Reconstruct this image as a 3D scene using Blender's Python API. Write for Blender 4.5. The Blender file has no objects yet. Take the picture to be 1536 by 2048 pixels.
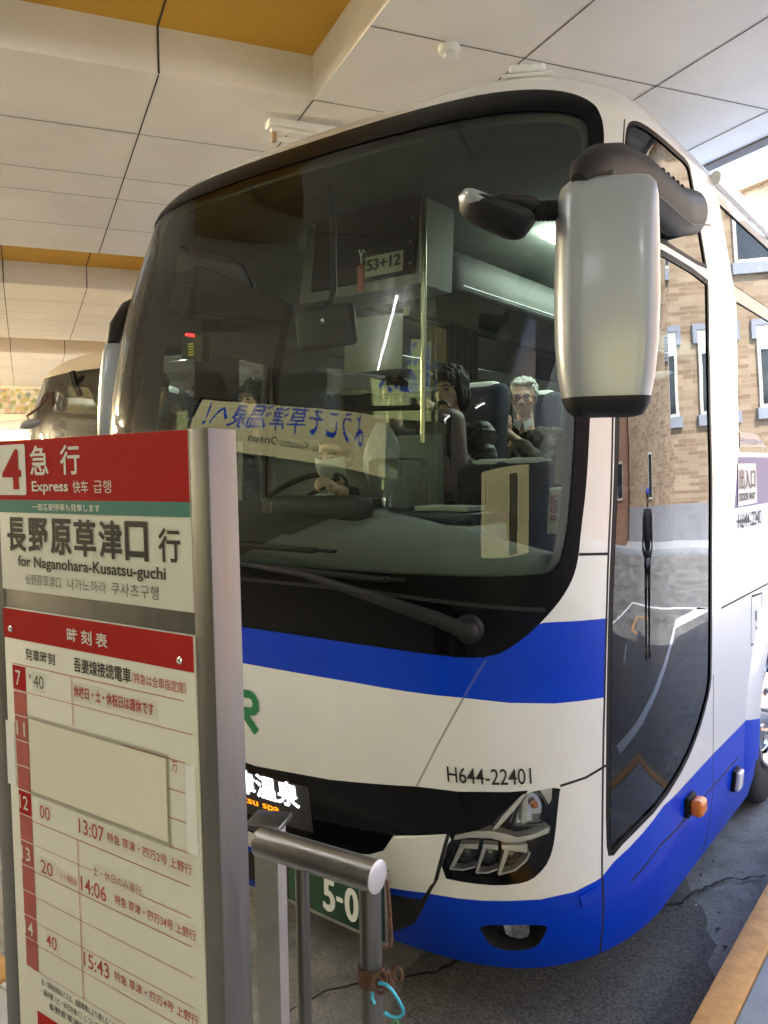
import bpy, bmesh, math, random
import numpy as np
from mathutils import Vector, Matrix
from mathutils.geometry import delaunay_2d_cdt
random.seed(7)
SC = bpy.context.scene
R = math.radians

# ------------------------------------------------------------------ camera, sky, sun, exposure
CAM_H = 1.84
cam_d = bpy.data.cameras.new('camera')
cam = bpy.data.objects.new('camera', cam_d)
SC.collection.objects.link(cam)
SC.camera = cam
cam_d.sensor_fit = 'VERTICAL'
cam_d.sensor_height = 36.0
cam_d.lens = 36.0 * 1677.0 / 2048.0
cam_d.clip_start = 0.05
cam_d.clip_end = 500
_p, _r = R(-2.73), R(-0.9)
_f = Vector((0, math.cos(_p), math.sin(_p)))
_rt = Vector((1, 0, 0))
_up = _rt.cross(_f)
_r2 = _rt * math.cos(_r) + _up * math.sin(_r)
_u2 = -_rt * math.sin(_r) + _up * math.cos(_r)
cam.matrix_world = Matrix(((_r2.x, _u2.x, -_f.x, 0), (_r2.y, _u2.y, -_f.y, 0), (_r2.z, _u2.z, -_f.z, CAM_H), (0, 0, 0, 1)))

W = bpy.data.worlds.new('World')
SC.world = W
W.use_nodes = True
_sky = W.node_tree.nodes.new('ShaderNodeTexSky')
_sky.sky_type = 'NISHITA'
_sky.sun_disc = False
SUN_EL = R(55)
# building axes: AV points out of the open side of the terminal, BV runs along it
AV = Vector((math.sin(R(66.8)), math.cos(R(66.8)), 0))
BV = Vector((-AV.y, AV.x, 0))
_travel = (AV * 0.86 - BV * 0.5).normalized()       # horizontal direction sunlight travels
_sun_from = -_travel
_sky.sun_elevation = SUN_EL
_sky.sun_rotation = math.atan2(_sun_from.x, _sun_from.y)
_sky.air_density = 1.0
_sky.dust_density = 1.5
W.node_tree.links.new(_sky.outputs[0], W.node_tree.nodes['Background'].inputs[0])
W.node_tree.nodes['Background'].inputs[1].default_value = 0.15
sun_d = bpy.data.lights.new('sun', 'SUN')
sun_d.energy = 2.2
sun_d.angle = R(0.5)
sun_d.color = (1, .96, .90)
sun = bpy.data.objects.new('sun', sun_d)
SC.collection.objects.link(sun)
_dir = Vector((_travel.x * math.cos(SUN_EL), _travel.y * math.cos(SUN_EL), -math.sin(SUN_EL)))
sun.rotation_euler = _dir.to_track_quat('-Z', 'Y').to_euler()
SC.view_settings.view_transform = 'Standard'
SC.view_settings.look = 'None'
SC.view_settings.exposure = 3.68
SC.view_settings.gamma = 1.0
SC.cycles.max_bounces = 10
SC.cycles.transparent_max_bounces = 16
SC.cycles.caustics_reflective = False
SC.cycles.caustics_refractive = False
SC.cycles.sample_clamp_indirect = 6.0
SC.cycles.use_denoising = True

# ------------------------------------------------------------------ materials
def _mat(name):
    m = bpy.data.materials.new(name)
    m.use_nodes = True
    nt = m.node_tree
    return m, nt, nt.nodes['Principled BSDF']
def _noise(nt, scale, detail=4, rough=.55, coord='Object', stretch=None):
    tc = nt.nodes.new('ShaderNodeTexCoord')
    n = nt.nodes.new('ShaderNodeTexNoise')
    n.inputs['Scale'].default_value = scale
    n.inputs['Detail'].default_value = detail
    n.inputs['Roughness'].default_value = rough
    src = tc.outputs[coord]
    if stretch:
        mp = nt.nodes.new('ShaderNodeMapping')
        mp.inputs['Scale'].default_value = stretch
        nt.links.new(src, mp.inputs[0]); src = mp.outputs[0]
    nt.links.new(src, n.inputs['Vector'])
    return n
def _ramp(nt, src, stops):
    r = nt.nodes.new('ShaderNodeValToRGB')
    e = r.color_ramp.elements
    while len(e) < len(stops): e.new(0.5)
    for k, (p, c) in enumerate(stops):
        e[k].position = p
        e[k].color = (c if len(c) == 4 else (*c, 1))
    nt.links.new(src, r.inputs[0])
    return r
def pmat(name, col, rough=.5, metal=0, coat=0, var=.06, vscale=6, bump=0, bscale=80, spec=.5, rvar=0, stretch=None, coat_rough=.03):
    m, nt, b = _mat(name)
    c = np.array(col[:3], float)
    n = _noise(nt, vscale, 5, .6, stretch=stretch)
    r = _ramp(nt, n.outputs[0], [(.3, tuple(c * (1 - var))), (.7, tuple(np.minimum(c * (1 + var), 1)))])
    nt.links.new(r.outputs[0], b.inputs['Base Color'])
    b.inputs['Roughness'].default_value = rough
    b.inputs['Metallic'].default_value = metal
    b.inputs['Coat Weight'].default_value = coat
    b.inputs['Coat Roughness'].default_value = coat_rough
    b.inputs['Specular IOR Level'].default_value = spec
    if rvar:
        rr = _ramp(nt, n.outputs[0], [(.3, (max(rough - rvar, .02),) * 3), (.7, (min(rough + rvar, 1),) * 3)])
        nt.links.new(rr.outputs[0], b.inputs['Roughness'])
    if bump:
        n2 = _noise(nt, bscale, 6, .6)
        bp = nt.nodes.new('ShaderNodeBump')
        bp.inputs['Strength'].default_value = bump
        bp.inputs['Distance'].default_value = .01
        nt.links.new(n2.outputs[0], bp.inputs['Height'])
        nt.links.new(bp.outputs[0], b.inputs['Normal'])
    return m
def emat(name, col, strength):
    m = bpy.data.materials.new(name); m.use_nodes = True
    nt = m.node_tree
    for n in list(nt.nodes): nt.nodes.remove(n)
    o = nt.nodes.new('ShaderNodeOutputMaterial'); e = nt.nodes.new('ShaderNodeEmission')
    e.inputs[0].default_value = (*col, 1); e.inputs[1].default_value = strength
    nt.links.new(e.outputs[0], o.inputs[0])
    return m
def glassmat(name, tint, ior=1.65, rough=0.0, gain=1.0):
    m = bpy.data.materials.new(name); m.use_nodes = True
    nt = m.node_tree
    for n in list(nt.nodes): nt.nodes.remove(n)
    o = nt.nodes.new('ShaderNodeOutputMaterial')
    t = nt.nodes.new('ShaderNodeBsdfTransparent'); t.inputs[0].default_value = (*tint, 1)
    g = nt.nodes.new('ShaderNodeBsdfGlossy'); g.inputs['Roughness'].default_value = rough
    f = nt.nodes.new('ShaderNodeFresnel'); f.inputs[0].default_value = ior
    mu = nt.nodes.new('ShaderNodeMath'); mu.operation = 'MULTIPLY'; mu.inputs[1].default_value = gain; mu.use_clamp = True
    x = nt.nodes.new('ShaderNodeMixShader')
    nt.links.new(f.outputs[0], mu.inputs[0]); nt.links.new(mu.outputs[0], x.inputs[0])
    nt.links.new(t.outputs[0], x.inputs[1]); nt.links.new(g.outputs[0], x.inputs[2]); nt.links.new(x.outputs[0], o.inputs[0])
    return m
def asphalt_mat():
    m, nt, b = _mat('asphalt')
    n1 = _noise(nt, 1.1, 6, .65); n2 = _noise(nt, 320, 3, .8); n3 = _noise(nt, 7, 6, .7)
    v = nt.nodes.new('ShaderNodeTexVoronoi'); v.inputs['Scale'].default_value = 210
    tc = nt.nodes.new('ShaderNodeTexCoord'); nt.links.new(tc.outputs['Object'], v.inputs['Vector'])
    r1 = _ramp(nt, n1.outputs[0], [(.35, (.15, .151, .153)), (.52, (.25, .25, .247)), (.7, (.33, .325, .315))])
    r2 = _ramp(nt, v.outputs['Distance'], [(.0, (1.9, 1.85, 1.75)), (.35, (1, 1, 1)), (.7, (.55, .55, .55))])
    mx = nt.nodes.new('ShaderNodeMix'); mx.data_type = 'RGBA'; mx.blend_type = 'MULTIPLY'; mx.inputs[0].default_value = .85
    nt.links.new(r1.outputs[0], mx.inputs[6]); nt.links.new(r2.outputs[0], mx.inputs[7])
    r3 = _ramp(nt, n3.outputs[0], [(.35, (.5, .5, .5)), (.6, (1.15, 1.15, 1.12))])
    mx2 = nt.nodes.new('ShaderNodeMix'); mx2.data_type = 'RGBA'; mx2.blend_type = 'MULTIPLY'; mx2.inputs[0].default_value = .7
    nt.links.new(mx.outputs[2], mx2.inputs[6]); nt.links.new(r3.outputs[0], mx2.inputs[7])
    nt.links.new(mx2.outputs[2], b.inputs['Base Color'])
    rr = _ramp(nt, n1.outputs[0], [(.4, (.42,) * 3), (.6, (.85,) * 3)])
    nt.links.new(rr.outputs[0], b.inputs['Roughness'])
    ad = nt.nodes.new('ShaderNodeMath'); ad.operation = 'ADD'
    nt.links.new(n2.outputs[0], ad.inputs[0]); nt.links.new(v.outputs['Distance'], ad.inputs[1])
    bp = nt.nodes.new('ShaderNodeBump'); bp.inputs['Strength'].default_value = .55; bp.inputs['Distance'].default_value = .004
    nt.links.new(ad.outputs[0], bp.inputs['Height']); nt.links.new(bp.outputs[0], b.inputs['Normal'])
    return m
def brick_mat(name, c1, c2, mortar, bw=.3, rh=.085):
    m, nt, b = _mat(name)
    tc = nt.nodes.new('ShaderNodeTexCoord')
    br = nt.nodes.new('ShaderNodeTexBrick')
    br.inputs['Color1'].default_value = (*c1, 1); br.inputs['Color2'].default_value = (*c2, 1); br.inputs['Mortar'].default_value = (*mortar, 1)
    br.inputs['Scale'].default_value = 1; br.inputs['Mortar Size'].default_value = .008
    br.inputs['Brick Width'].default_value = bw; br.inputs['Row Height'].default_value = rh
    nt.links.new(tc.outputs['UV'], br.inputs['Vector'])
    n = _noise(nt, .8, 5)
    r = _ramp(nt, n.outputs[0], [(.3, (.85, .85, .85)), (.7, (1.1, 1.1, 1.1))])
    mx = nt.nodes.new('ShaderNodeMix'); mx.data_type = 'RGBA'; mx.blend_type = 'MULTIPLY'; mx.inputs[0].default_value = 1
    nt.links.new(br.outputs[0], mx.inputs[6]); nt.links.new(r.outputs[0], mx.inputs[7])
    nt.links.new(mx.outputs[2], b.inputs['Base Color'])
    b.inputs['Roughness'].default_value = .8
    return m

M = {}
M['cream'] = pmat('cream_paint', (.78, .78, .755), .26, coat=.7, var=.03, vscale=3)
M['blue'] = pmat('blue_paint', (0, .045, .56), .36, spec=.15, coat=.15, var=.05, vscale=2)
M['band'] = pmat('blue_band_with_glare', (.16, .13, .30), .5, coat=.15, spec=.2, var=.03, vscale=2, coat_rough=.12)  # blue side stripe with pale reflected glare mixed into its colour
M['gblack'] = pmat('gloss_black', (.004, .004, .005), .10, coat=0, var=.2, vscale=3, spec=.16)
M['frit'] = pmat('frit_black', (.006, .006, .0065), .35, var=.2, vscale=3, spec=.06)
M['rubber'] = pmat('rubber', (.009, .009, .010), .6, spec=.25, var=.3, vscale=30)
M['seam'] = pmat('panel_gap', (.01, .01, .01), .8, var=.2)
M['plastic'] = pmat('black_plastic', (.014, .014, .015), .5, spec=.3, var=.15, vscale=20, bump=.15, bscale=300)
M['greyplastic'] = pmat('dark_grey_plastic', (.026, .025, .027), .55, spec=.2, var=.08, vscale=10)
M['silver'] = pmat('silver_paint', (.345, .372, .41), .36, metal=.3, coat=.35, var=.03, coat_rough=.12)
M['ws'] = glassmat('windshield_glass', (.68, .79, .70), 1.52)
M['sideglass'] = glassmat('side_glass', (.34, .38, .40), 1.7, gain=.9)
M['clear'] = glassmat('clear_plastic', (.93, .94, .94), 1.45)
M['lens'] = glassmat('lamp_lens', (.95, .96, .97), 1.5)
M['bright'] = pmat('bright_reflector', (.95, .955, .97), .12, metal=.45, var=.03, bump=.5, bscale=110)
M['chrome'] = pmat('chrome', (.82, .82, .84), .18, metal=.85, var=.02)
M['steel'] = pmat('brushed_steel', (.36, .355, .345), .34, metal=1, var=.16, vscale=7, rvar=.08)
M['steelv'] = pmat('brushed_steel_dirty', (.17, .167, .163), .40, metal=.85, var=.12, vscale=5, rvar=.1, stretch=(9, 9, .7))
M['rust'] = pmat('rust', (.13, .065, .04), .85, var=.5, vscale=40, bump=.6, bscale=120)
M['asphalt'] = asphalt_mat()
M['concrete'] = pmat('platform_concrete', (.36, .38, .40), .8, var=.15, vscale=5, bump=.3, bscale=60)
M['orange'] = pmat('orange_kerb_paint', (.66, .35, .115), .75, var=.18, vscale=18, bump=.4, bscale=70)
M['white_line'] = pmat('road_paint', (.75, .76, .76), .7, var=.25, vscale=25)
M['ceil'] = pmat('ceiling_board', (.80, .78, .75), .75, var=.08, vscale=.9)
M['wallg'] = pmat('grey_wall', (.30, .29, .27), .85, var=.1, vscale=1)
M['joint'] = pmat('ceiling_joint', (.06, .05, .045), .9, var=.3)
M['yellow'] = pmat('yellow_board', (.60, .34, .035), .6, var=.06, vscale=2)
M['wallp'] = pmat('pale_wall', (.55, .50, .42), .8, var=.08, vscale=1)
M['dark'] = pmat('dark_metal', (.05, .045, .05), .6, var=.2)
M['white'] = pmat('white_plastic', (.75, .75, .72), .4, var=.03)
M['rackgrey'] = pmat('rack_grey', (.07, .075, .07), .7, var=.06)
M['ltgrey'] = pmat('light_grey_trim', (.45, .46, .42), .6, var=.06)
M['dashgrey'] = pmat('dash_grey', (.26, .265, .24), .75, var=.06, vscale=8, bump=.1, bscale=400)
M['dashdark'] = pmat('dash_dark', (.035, .036, .036), .6, var=.1)
M['lining'] = pmat('dark_lining', (.27, .285, .265), .8, var=.1)
M['screen'] = pmat('dark_screen', (.010, .010, .011), .6, var=.1, spec=.12)
M['seatf'] = pmat('navy_seat_cloth', (.02, .024, .04), .9, var=.3, vscale=60)
M['cover'] = pmat('white_seat_cover', (.62, .62, .6), .9, var=.08, vscale=20)
M['ink'] = pmat('black_ink', (.012, .012, .012), .5, var=.1)
M['red'] = pmat('sign_red', (.36, .016, .013), .7, spec=.12, var=.05, vscale=4)
M['redfade'] = pmat('faded_red', (.38, .075, .06), .5, var=.25, vscale=12)
M['redink'] = pmat('red_ink', (.42, .05, .05), .55, var=.15)
M['teal'] = pmat('sign_teal', (.022, .16, .135), .42, var=.05)
M['signw'] = pmat('sign_cream', (.67, .665, .59), .6, spec=.2, var=.03, vscale=3)
M['paper'] = pmat('cream_paper', (.68, .655, .54), .6, var=.03, vscale=4)
M['green'] = pmat('logo_green', (.01, .21, .07), .35, var=.03)
M['plate'] = pmat('plate_green', (.006, .05, .022), .4, var=.1)
M['amber'] = pmat('amber_lens', (.75, .20, .012), .2, var=.1, coat=.5)
M['tyre'] = pmat('tyre_rubber', (.018, .018, .019), .85, var=.3, vscale=30, bump=.3)
M['alloy'] = pmat('alloy_rim', (.7, .7, .72), .18, metal=1, var=.06)
M['ledw'] = emat('led_white', (.9, .97, 1), .6)
M['ledo'] = emat('led_orange', (1, .25, .01), .22)
M['tube'] = emat('fluorescent_tube', (1, .86, .62), 9)
M['brownink'] = pmat('brown_ink', (.16, .09, .06), .5)
M['tan'] = pmat('tan_film', (.55, .45, .36), .4)
M['dash_brown'] = pmat('brown_print', (.10, .07, .03), .6)
M['ledback'] = pmat('led_module', (.03, .03, .033), .35)
M['tubec'] = emat('fluorescent_tube_cool', (.95, 1, .9), 5)

M['ws2'] = glassmat('windshield_glass_clear', (.55, .56, .48), 1.7)
M['dashcream'] = pmat('cream_dash', (.5, .48, .30), .7)
M['buswhite'] = pmat('bus_white', (.62, .60, .62), .35, coat=.4)
M['paper2'] = pmat('paper_strip', (.63, .62, .54), .45, var=.03)
M['film'] = glassmat('film', (.86, .85, .82), 1.3, .35, .5)
M['capsteel'] = pmat('turned_steel', (.72, .71, .74), .30, metal=.6, var=.05)
M['greysteel'] = pmat('grey_steel', (.36, .345, .33), .5, metal=.25, var=.15, vscale=9)
M['cyan'] = pmat('cyan_aluminium', (.06, .42, .62), .3, metal=.5)
M['cordgreen'] = pmat('green_cord', (.08, .28, .12), .8)
M['orangepaper'] = pmat('orange_paper', (.6, .30, .12), .7)
M['navy'] = pmat('navy_top', (.02, .035, .06), .4)
M['bag'] = pmat('bag_film', (.5, .52, .54), .45, var=.15, vscale=25)
M['bag'].node_tree.nodes['Principled BSDF'].inputs['Alpha'].default_value = .55
M['coral'] = pmat('coral_cloth', (.62, .20, .12), .8, var=.25, vscale=60)
M['brass'] = pmat('pole_metal', (.72, .66, .48), .2, metal=1)
M['paleg'] = pmat('pale_notice', (.48, .50, .40), .6, var=.04)
M['curtain'] = pmat('curtain_cloth', (.12, .105, .09), .9, var=.1)
M['cablamp'] = emat('cabin_lamp', (.9, 1, .92), 5)
M['ledred'] = emat('red_lamp', (1, .02, .02), .5)
M['ledyel'] = emat('yellow_digits', (1, .8, .1), .03)

# ------------------------------------------------------------------ mesh helpers
class G:
    """collects geometry for ONE mesh object"""
    def __init__(s): s.v = []; s.f = []; s.m = []; s.cur = 0; s.marks = []
    def add(s, vs, fs, m=None):
        o = len(s.v)
        s.v += [tuple(map(float, p)) for p in vs]
        for f in fs: s.f.append(tuple(i + o for i in f)); s.m.append(s.cur if m is None else m)
        return s
    def bm(s, bm, m=None):
        bm.verts.index_update()
        s.add([v.co for v in bm.verts], [[v.index for v in f.verts] for f in bm.faces], m); bm.free(); return s
    def box(s, c, size, rot=None, bev=0, m=None, seg=2):
        b = bmesh.new(); bmesh.ops.create_cube(b, size=1)
        for v in b.verts: v.co = Vector((v.co.x * size[0], v.co.y * size[1], v.co.z * size[2]))
        if bev: bmesh.ops.bevel(b, geom=b.edges[:], offset=bev, segments=seg, profile=.5, affect='EDGES')
        T = Matrix.Translation(Vector(c)) @ (rot.to_4x4() if rot is not None else Matrix())
        b.transform(T)
        return s.bm(b, m)
    def sphere(s, c, r, scale=(1, 1, 1), rot=None, u=20, v=14, m=None):
        b = bmesh.new(); bmesh.ops.create_uvsphere(b, u_segments=u, v_segments=v, radius=1)
        for x in b.verts: x.co = Vector((x.co.x * r * scale[0], x.co.y * r * scale[1], x.co.z * r * scale[2]))
        b.transform(Matrix.Translation(Vector(c)) @ (rot.to_4x4() if rot is not None else Matrix()))
        return s.bm(b, m)
    def tube(s, path, r, n=12, cap=True, m=None, flat=1.0, up=None):
        P = [Vector(p) for p in path]; rs = list(r) if isinstance(r, list) else [r] * len(P)
        vs, fs = [], []; ref = None
        for i, p in enumerate(P):
            t = (P[min(i + 1, len(P) - 1)] - P[max(i - 1, 0)]).normalized()
            if ref is None:
                ref = Vector(up) if up else (Vector((0, 0, 1)) if abs(t.z) < .9 else Vector((1, 0, 0)))
            a = (ref - t * ref.dot(t)).normalized(); b = t.cross(a); ref = a
            rr = rs[i]; ra, rb = rr if isinstance(rr, (tuple, list)) else (rr, rr * flat)
            for k in range(n):
                w = 2 * math.pi * k / n
                vs.append(p + a * (math.cos(w) * ra) + b * (math.sin(w) * rb))
        for i in range(len(P) - 1):
            for k in range(n):
                a0 = i * n + k; a1 = i * n + (k + 1) % n
                fs.append((a0, a1, a1 + n, a0 + n))
        if cap:
            fs.append(tuple(range(n - 1, -1, -1))); o = (len(P) - 1) * n; fs.append(tuple(o + k for k in range(n)))
        return s.add(vs, fs, m)
    def cyl(s, a, b, r, n=20, m=None, r2=None): return s.tube([a, b], [r, r if r2 is None else r2], n, True, m)
    def lathe(s, c, axis, prof, n=28, m=None):
        ax = Vector(axis).normalized(); ref = Vector((0, 0, 1)) if abs(ax.z) < .9 else Vector((1, 0, 0))
        a = (ref - ax * ref.dot(ax)).normalized(); b = ax.cross(a); vs, fs = [], []
        for (h, r) in prof:
            for k in range(n):
                w = 2 * math.pi * k / n; vs.append(Vector(c) + ax * h + a * (r * math.cos(w)) + b * (r * math.sin(w)))
        for i in range(len(prof) - 1):
            for k in range(n):
                a0 = i * n + k; a1 = i * n + (k + 1) % n; fs.append((a0, a1, a1 + n, a0 + n))
        return s.add(vs, fs, m)
    def prism(s, pts, depth, m=None):
        """pts: 3-D polygon; extruded by vector depth"""
        P = [Vector(p) for p in pts]; d = Vector(depth); n = len(P)
        fs = [tuple(range(n)), tuple(range(2 * n - 1, n - 1, -1))] + [((i + 1) % n, i, n + i, n + (i + 1) % n) for i in range(n)]
        return s.add(P + [p + d for p in P], fs, m)
    def quad(s, a, b, c, d, m=None): return s.add([a, b, c, d], [(0, 1, 2, 3)], m)
    def grid(s, rows, m=None, close=False):
        n = len(rows[0]); vs = [p for r in rows for p in r]; fs = []
        for i in range(len(rows) - 1):
            for k in range(n if close else n - 1):
                a0 = i * n + k; a1 = i * n + (k + 1) % n; fs.append((a0, a1, a1 + n, a0 + n))
        return s.add(vs, fs, m)

def setp(o, label=None, cat=None, group=None, kind=None):
    if label: o['label'] = label
    if cat: o['category'] = cat
    if group: o['group'] = group
    if kind: o['kind'] = kind
    return o
def link(name, g, mats, parent=None, smooth=30, normals=None, uvfn=None):
    """one mesh object from G (vertices in WORLD coordinates)"""
    me = bpy.data.meshes.new(name)
    off = Vector((0, 0, 0))
    if parent is not None:
        q = parent
        while q is not None: off += q.location; q = q.parent
    V = np.array(g.v, float).reshape(-1, 3)
    if parent is None and len(V):
        c = (V.min(0) + V.max(0)) / 2; off = Vector((c[0], c[1], V[:, 2].min()))
    V = V - np.array(off)
    me.from_pydata([tuple(p) for p in V], [], g.f)
    if not isinstance(mats, (list, tuple)): mats = [mats]
    for m in mats: me.materials.append(m)
    me.polygons.foreach_set('material_index', np.array(g.m, dtype=np.int32))
    if smooth:
        me.polygons.foreach_set('use_smooth', np.ones(len(me.polygons), dtype=bool))
        if normals is None: me.set_sharp_from_angle(angle=R(smooth))
    if uvfn:
        uv = me.uv_layers.new(name='UVMap')
        for l in me.loops:
            p = g.v[l.vertex_index]; uv.data[l.index].uv = uvfn(p)
    if normals is not None: me.normals_split_custom_set_from_vertices([tuple(n) for n in normals])
    me.update()
    o = bpy.data.objects.new(name, me); SC.collection.objects.link(o)
    if parent is None: o.location = off
    else: o.parent = parent
    return o
def link_split(name, g, mats, parent):
    """one object per line of writing in G; anything drawn before the first line goes into an object of its own"""
    mk = g.marks + [(len(g.v), len(g.f))]
    if mk[0][1] > 0: mk = [(0, 0)] + mk
    for (v0, f0), (v1, f1) in zip(mk, mk[1:]):
        h = G(); h.v = g.v[v0:v1]; h.f = [tuple(i - v0 for i in f) for f in g.f[f0:f1]]; h.m = g.m[f0:f1]
        o = link(name, h, mats, parent, smooth=0)
    return o
def root(name, loc, label=None, cat=None, group=None, kind=None):
    o = bpy.data.objects.new(name, None); o.location = loc; o.empty_display_size = .1
    SC.collection.objects.link(o)
    return setp(o, label, cat, group, kind)
def copy_tree(o, parent=None):
    c = o.copy(); SC.collection.objects.link(c)
    if parent is not None: c.parent = parent
    for ch in list(o.children): copy_tree(ch, c)
    return c

_TXT = {}
def text2d(body, bold=0.0, tight=1.0):
    """triangles of a text string, height 1 = cap height of CJK glyph box, origin lower left of its box"""
    k = (body, bold, tight)
    if k in _TXT: return _TXT[k]
    d = bpy.data.curves.new('t', 'FONT'); d.body = body; d.size = 1; d.offset = bold; d.space_character = tight; d.resolution_u = 4
    o = bpy.data.objects.new('t', d); SC.collection.objects.link(o)
    dg = bpy.context.evaluated_depsgraph_get()
    me = o.evaluated_get(dg).to_mesh()
    V = np.array([v.co[:2] for v in me.vertices]); F = [tuple(p.vertices) for p in me.polygons]
    o.evaluated_get(dg).to_mesh_clear()
    bpy.data.objects.remove(o); bpy.data.curves.remove(d)
    V = V - V.min(0); 
    _TXT[k] = (V / 1.0, F, V.max(0)); return _TXT[k]
def text(g, body, fn, x0, y0, x1, y1, bold=0.0, tight=1.0, m=None):
    """fit the string into the box (x0,y0)-(x1,y1) of the 2-D frame mapped by fn(x,y)->point"""
    V, F, mx = text2d(body, min(bold, .012), tight)
    g.marks.append((len(g.v), len(g.f)))
    extra = max(bold - .012, 0) * (y1 - y0) / mx[1]
    sh = [(0, 0)] if extra <= 0 else [(-extra, 0), (extra, 0), (0, extra * .6), (0, -extra * .6)]
    c = fn((x0 + x1) / 2, (y0 + y1) / 2); e = .002
    n = (fn((x0 + x1) / 2 + e, (y0 + y1) / 2) - c).cross(fn((x0 + x1) / 2, (y0 + y1) / 2 + e) - c).normalized()
    for k, (dx, dy) in enumerate(sh):
        g.add([fn(x0 + dx + (x1 - x0) * p[0] / mx[0], y0 + dy + (y1 - y0) * p[1] / mx[1]) + n * (k * 8e-5) for p in V], F, m)
def stroke(g, fn, pts, w, m=None):
    """flat mitred stroke through 2-D points"""
    P = [np.array(p, float) for p in pts]; L, Rr = [], []
    for i, p in enumerate(P):
        a = P[max(i - 1, 0)]; b = P[min(i + 1, len(P) - 1)]
        t = b - a; t /= max(np.hypot(*t), 1e-9); n = np.array([-t[1], t[0]])
        if 0 < i < len(P) - 1:
            t1 = p - P[i - 1]; t1 /= np.hypot(*t1); n1 = np.array([-t1[1], t1[0]]); n = n / max(n @ n1, .4)
        L.append(p + n * w / 2); Rr.append(p - n * w / 2)
    k = len(P)
    g.add([fn(*q) for q in L] + [fn(*q) for q in Rr], [(i, k + i, k + i + 1, i + 1) for i in range(k - 1)], m)
def rect(g, fn, x0, y0, x1, y1, m=None): g.add([fn(x0, y0), fn(x1, y0), fn(x1, y1), fn(x0, y1)], [(0, 1, 2, 3)], m)
def AB(a, b, z=0): return AV * a + BV * b + Vector((0, 0, z))

# ------------------------------------------------------------------ setting: ground, platform, ceiling, street
g = G()
g.quad((-150, -150, 0), (150, -150, 0), (150, 150, 0), (-150, 150, 0))
setp(link('ground', g, M['asphalt'], smooth=0), kind='structure')

# bus axes: EA runs from the nose to the tail, EL to the far (driver's) side
TH = R(36.2916); LP = .9357; HW = 1.245
EA = Vector((math.sin(TH), math.cos(TH), 0)); EL = Vector((-math.cos(TH), math.sin(TH), 0))
def BP(a, L, z): return EA * a + EL * (LP + L) + Vector((0, 0, z))

# platform: a wide apron in front of the bays and a finger beside the bus, with orange painted edges
PT = .15
def slab(g, a0, a1, l0, l1, z0, z1, bev=.012, m=None):
    c = BP((a0 + a1) / 2, (l0 + l1) / 2, (z0 + z1) / 2)
    g.box(c, (a1 - a0, l1 - l0, z1 - z0), Matrix((EA, EL, Vector((0, 0, 1)))).transposed(), bev, m)
g = G()
slab(g, -6, 1.42, -8.0, 9, -.05, PT, m=0)
slab(g, 1.42, 1.52, -.30, 1.74, -.05, PT, m=0)
slab(g, 1.42, 4.30, -1.25, -.31, -.05, PT, m=0)
setp(link('platform', g, M['concrete']), kind='structure')
g = G()
slab(g, 1.52, 4.41, -.31, -.20, -.05, PT + .004)
slab(g, 4.30, 4.41, -1.36, -.312, -.05, PT + .003)
slab(g, 1.52, 4.30, -1.36, -1.25, -.05, PT + .004)
slab(g, 1.42, 1.52, 1.75, 9, -.05, PT + .004)
slab(g, 1.42, 1.52, -8, -1.26, -.05, PT + .004)
setp(link('kerb', g, M['orange']), kind='structure')

# road markings seen reflected in the door: a white bay line, a cross line and an orange box
g = G(); lz = .004
def mark(g, a0, l0, a1, l1, w, m=0, n=14):
    d = Vector((a1 - a0, l1 - l0)); k = d.length; d /= k; nrm = Vector((-d.y, d.x)); rows = []
    for i in range(n + 1):
        t = k * i / n; c = Vector((a0, l0)) + d * t; j = random.uniform(-.012, .012)
        rows.append([BP(*(c + nrm * (w / 2 + j)), lz), BP(*(c - nrm * (w / 2 - j)), lz)])
    g.grid(rows, m)
mark(g, 4.3, -1.98, 11.2, -2.12, .17); mark(g, 11.2, -2.05, 9.4, -5.9, .15); mark(g, 9.4, -5.9, 6.8, -5.7, .12); mark(g, 6.2, -3.7, 7.0, -4.3, .06)
mark(g, 7.8, -4.6, 8.8, -4.9, .1, 1); mark(g, 8.8, -4.9, 9.2, -4.2, .1, 1); mark(g, 7.8, -4.6, 7.9, -4.2, .1, 1)
setp(link('road_markings', g, [M['white_line'], M['orange']], smooth=0), kind='structure')

# far pavement along the brick building
g = G()
def ABbox(g, a0, a1, b0, b1, z0, z1, m=None, bev=0):
    g.box(AB((a0 + a1) / 2, (b0 + b1) / 2, (z0 + z1) / 2), (a1 - a0, b1 - b0, z1 - z0), Matrix((AV, BV, Vector((0, 0, 1)))).transposed(), bev, m)
ABbox(g, 17.2, 22, -30, 40, -.05, .16, bev=.02)
setp(link('pavement', g, M['concrete']), kind='structure')

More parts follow.
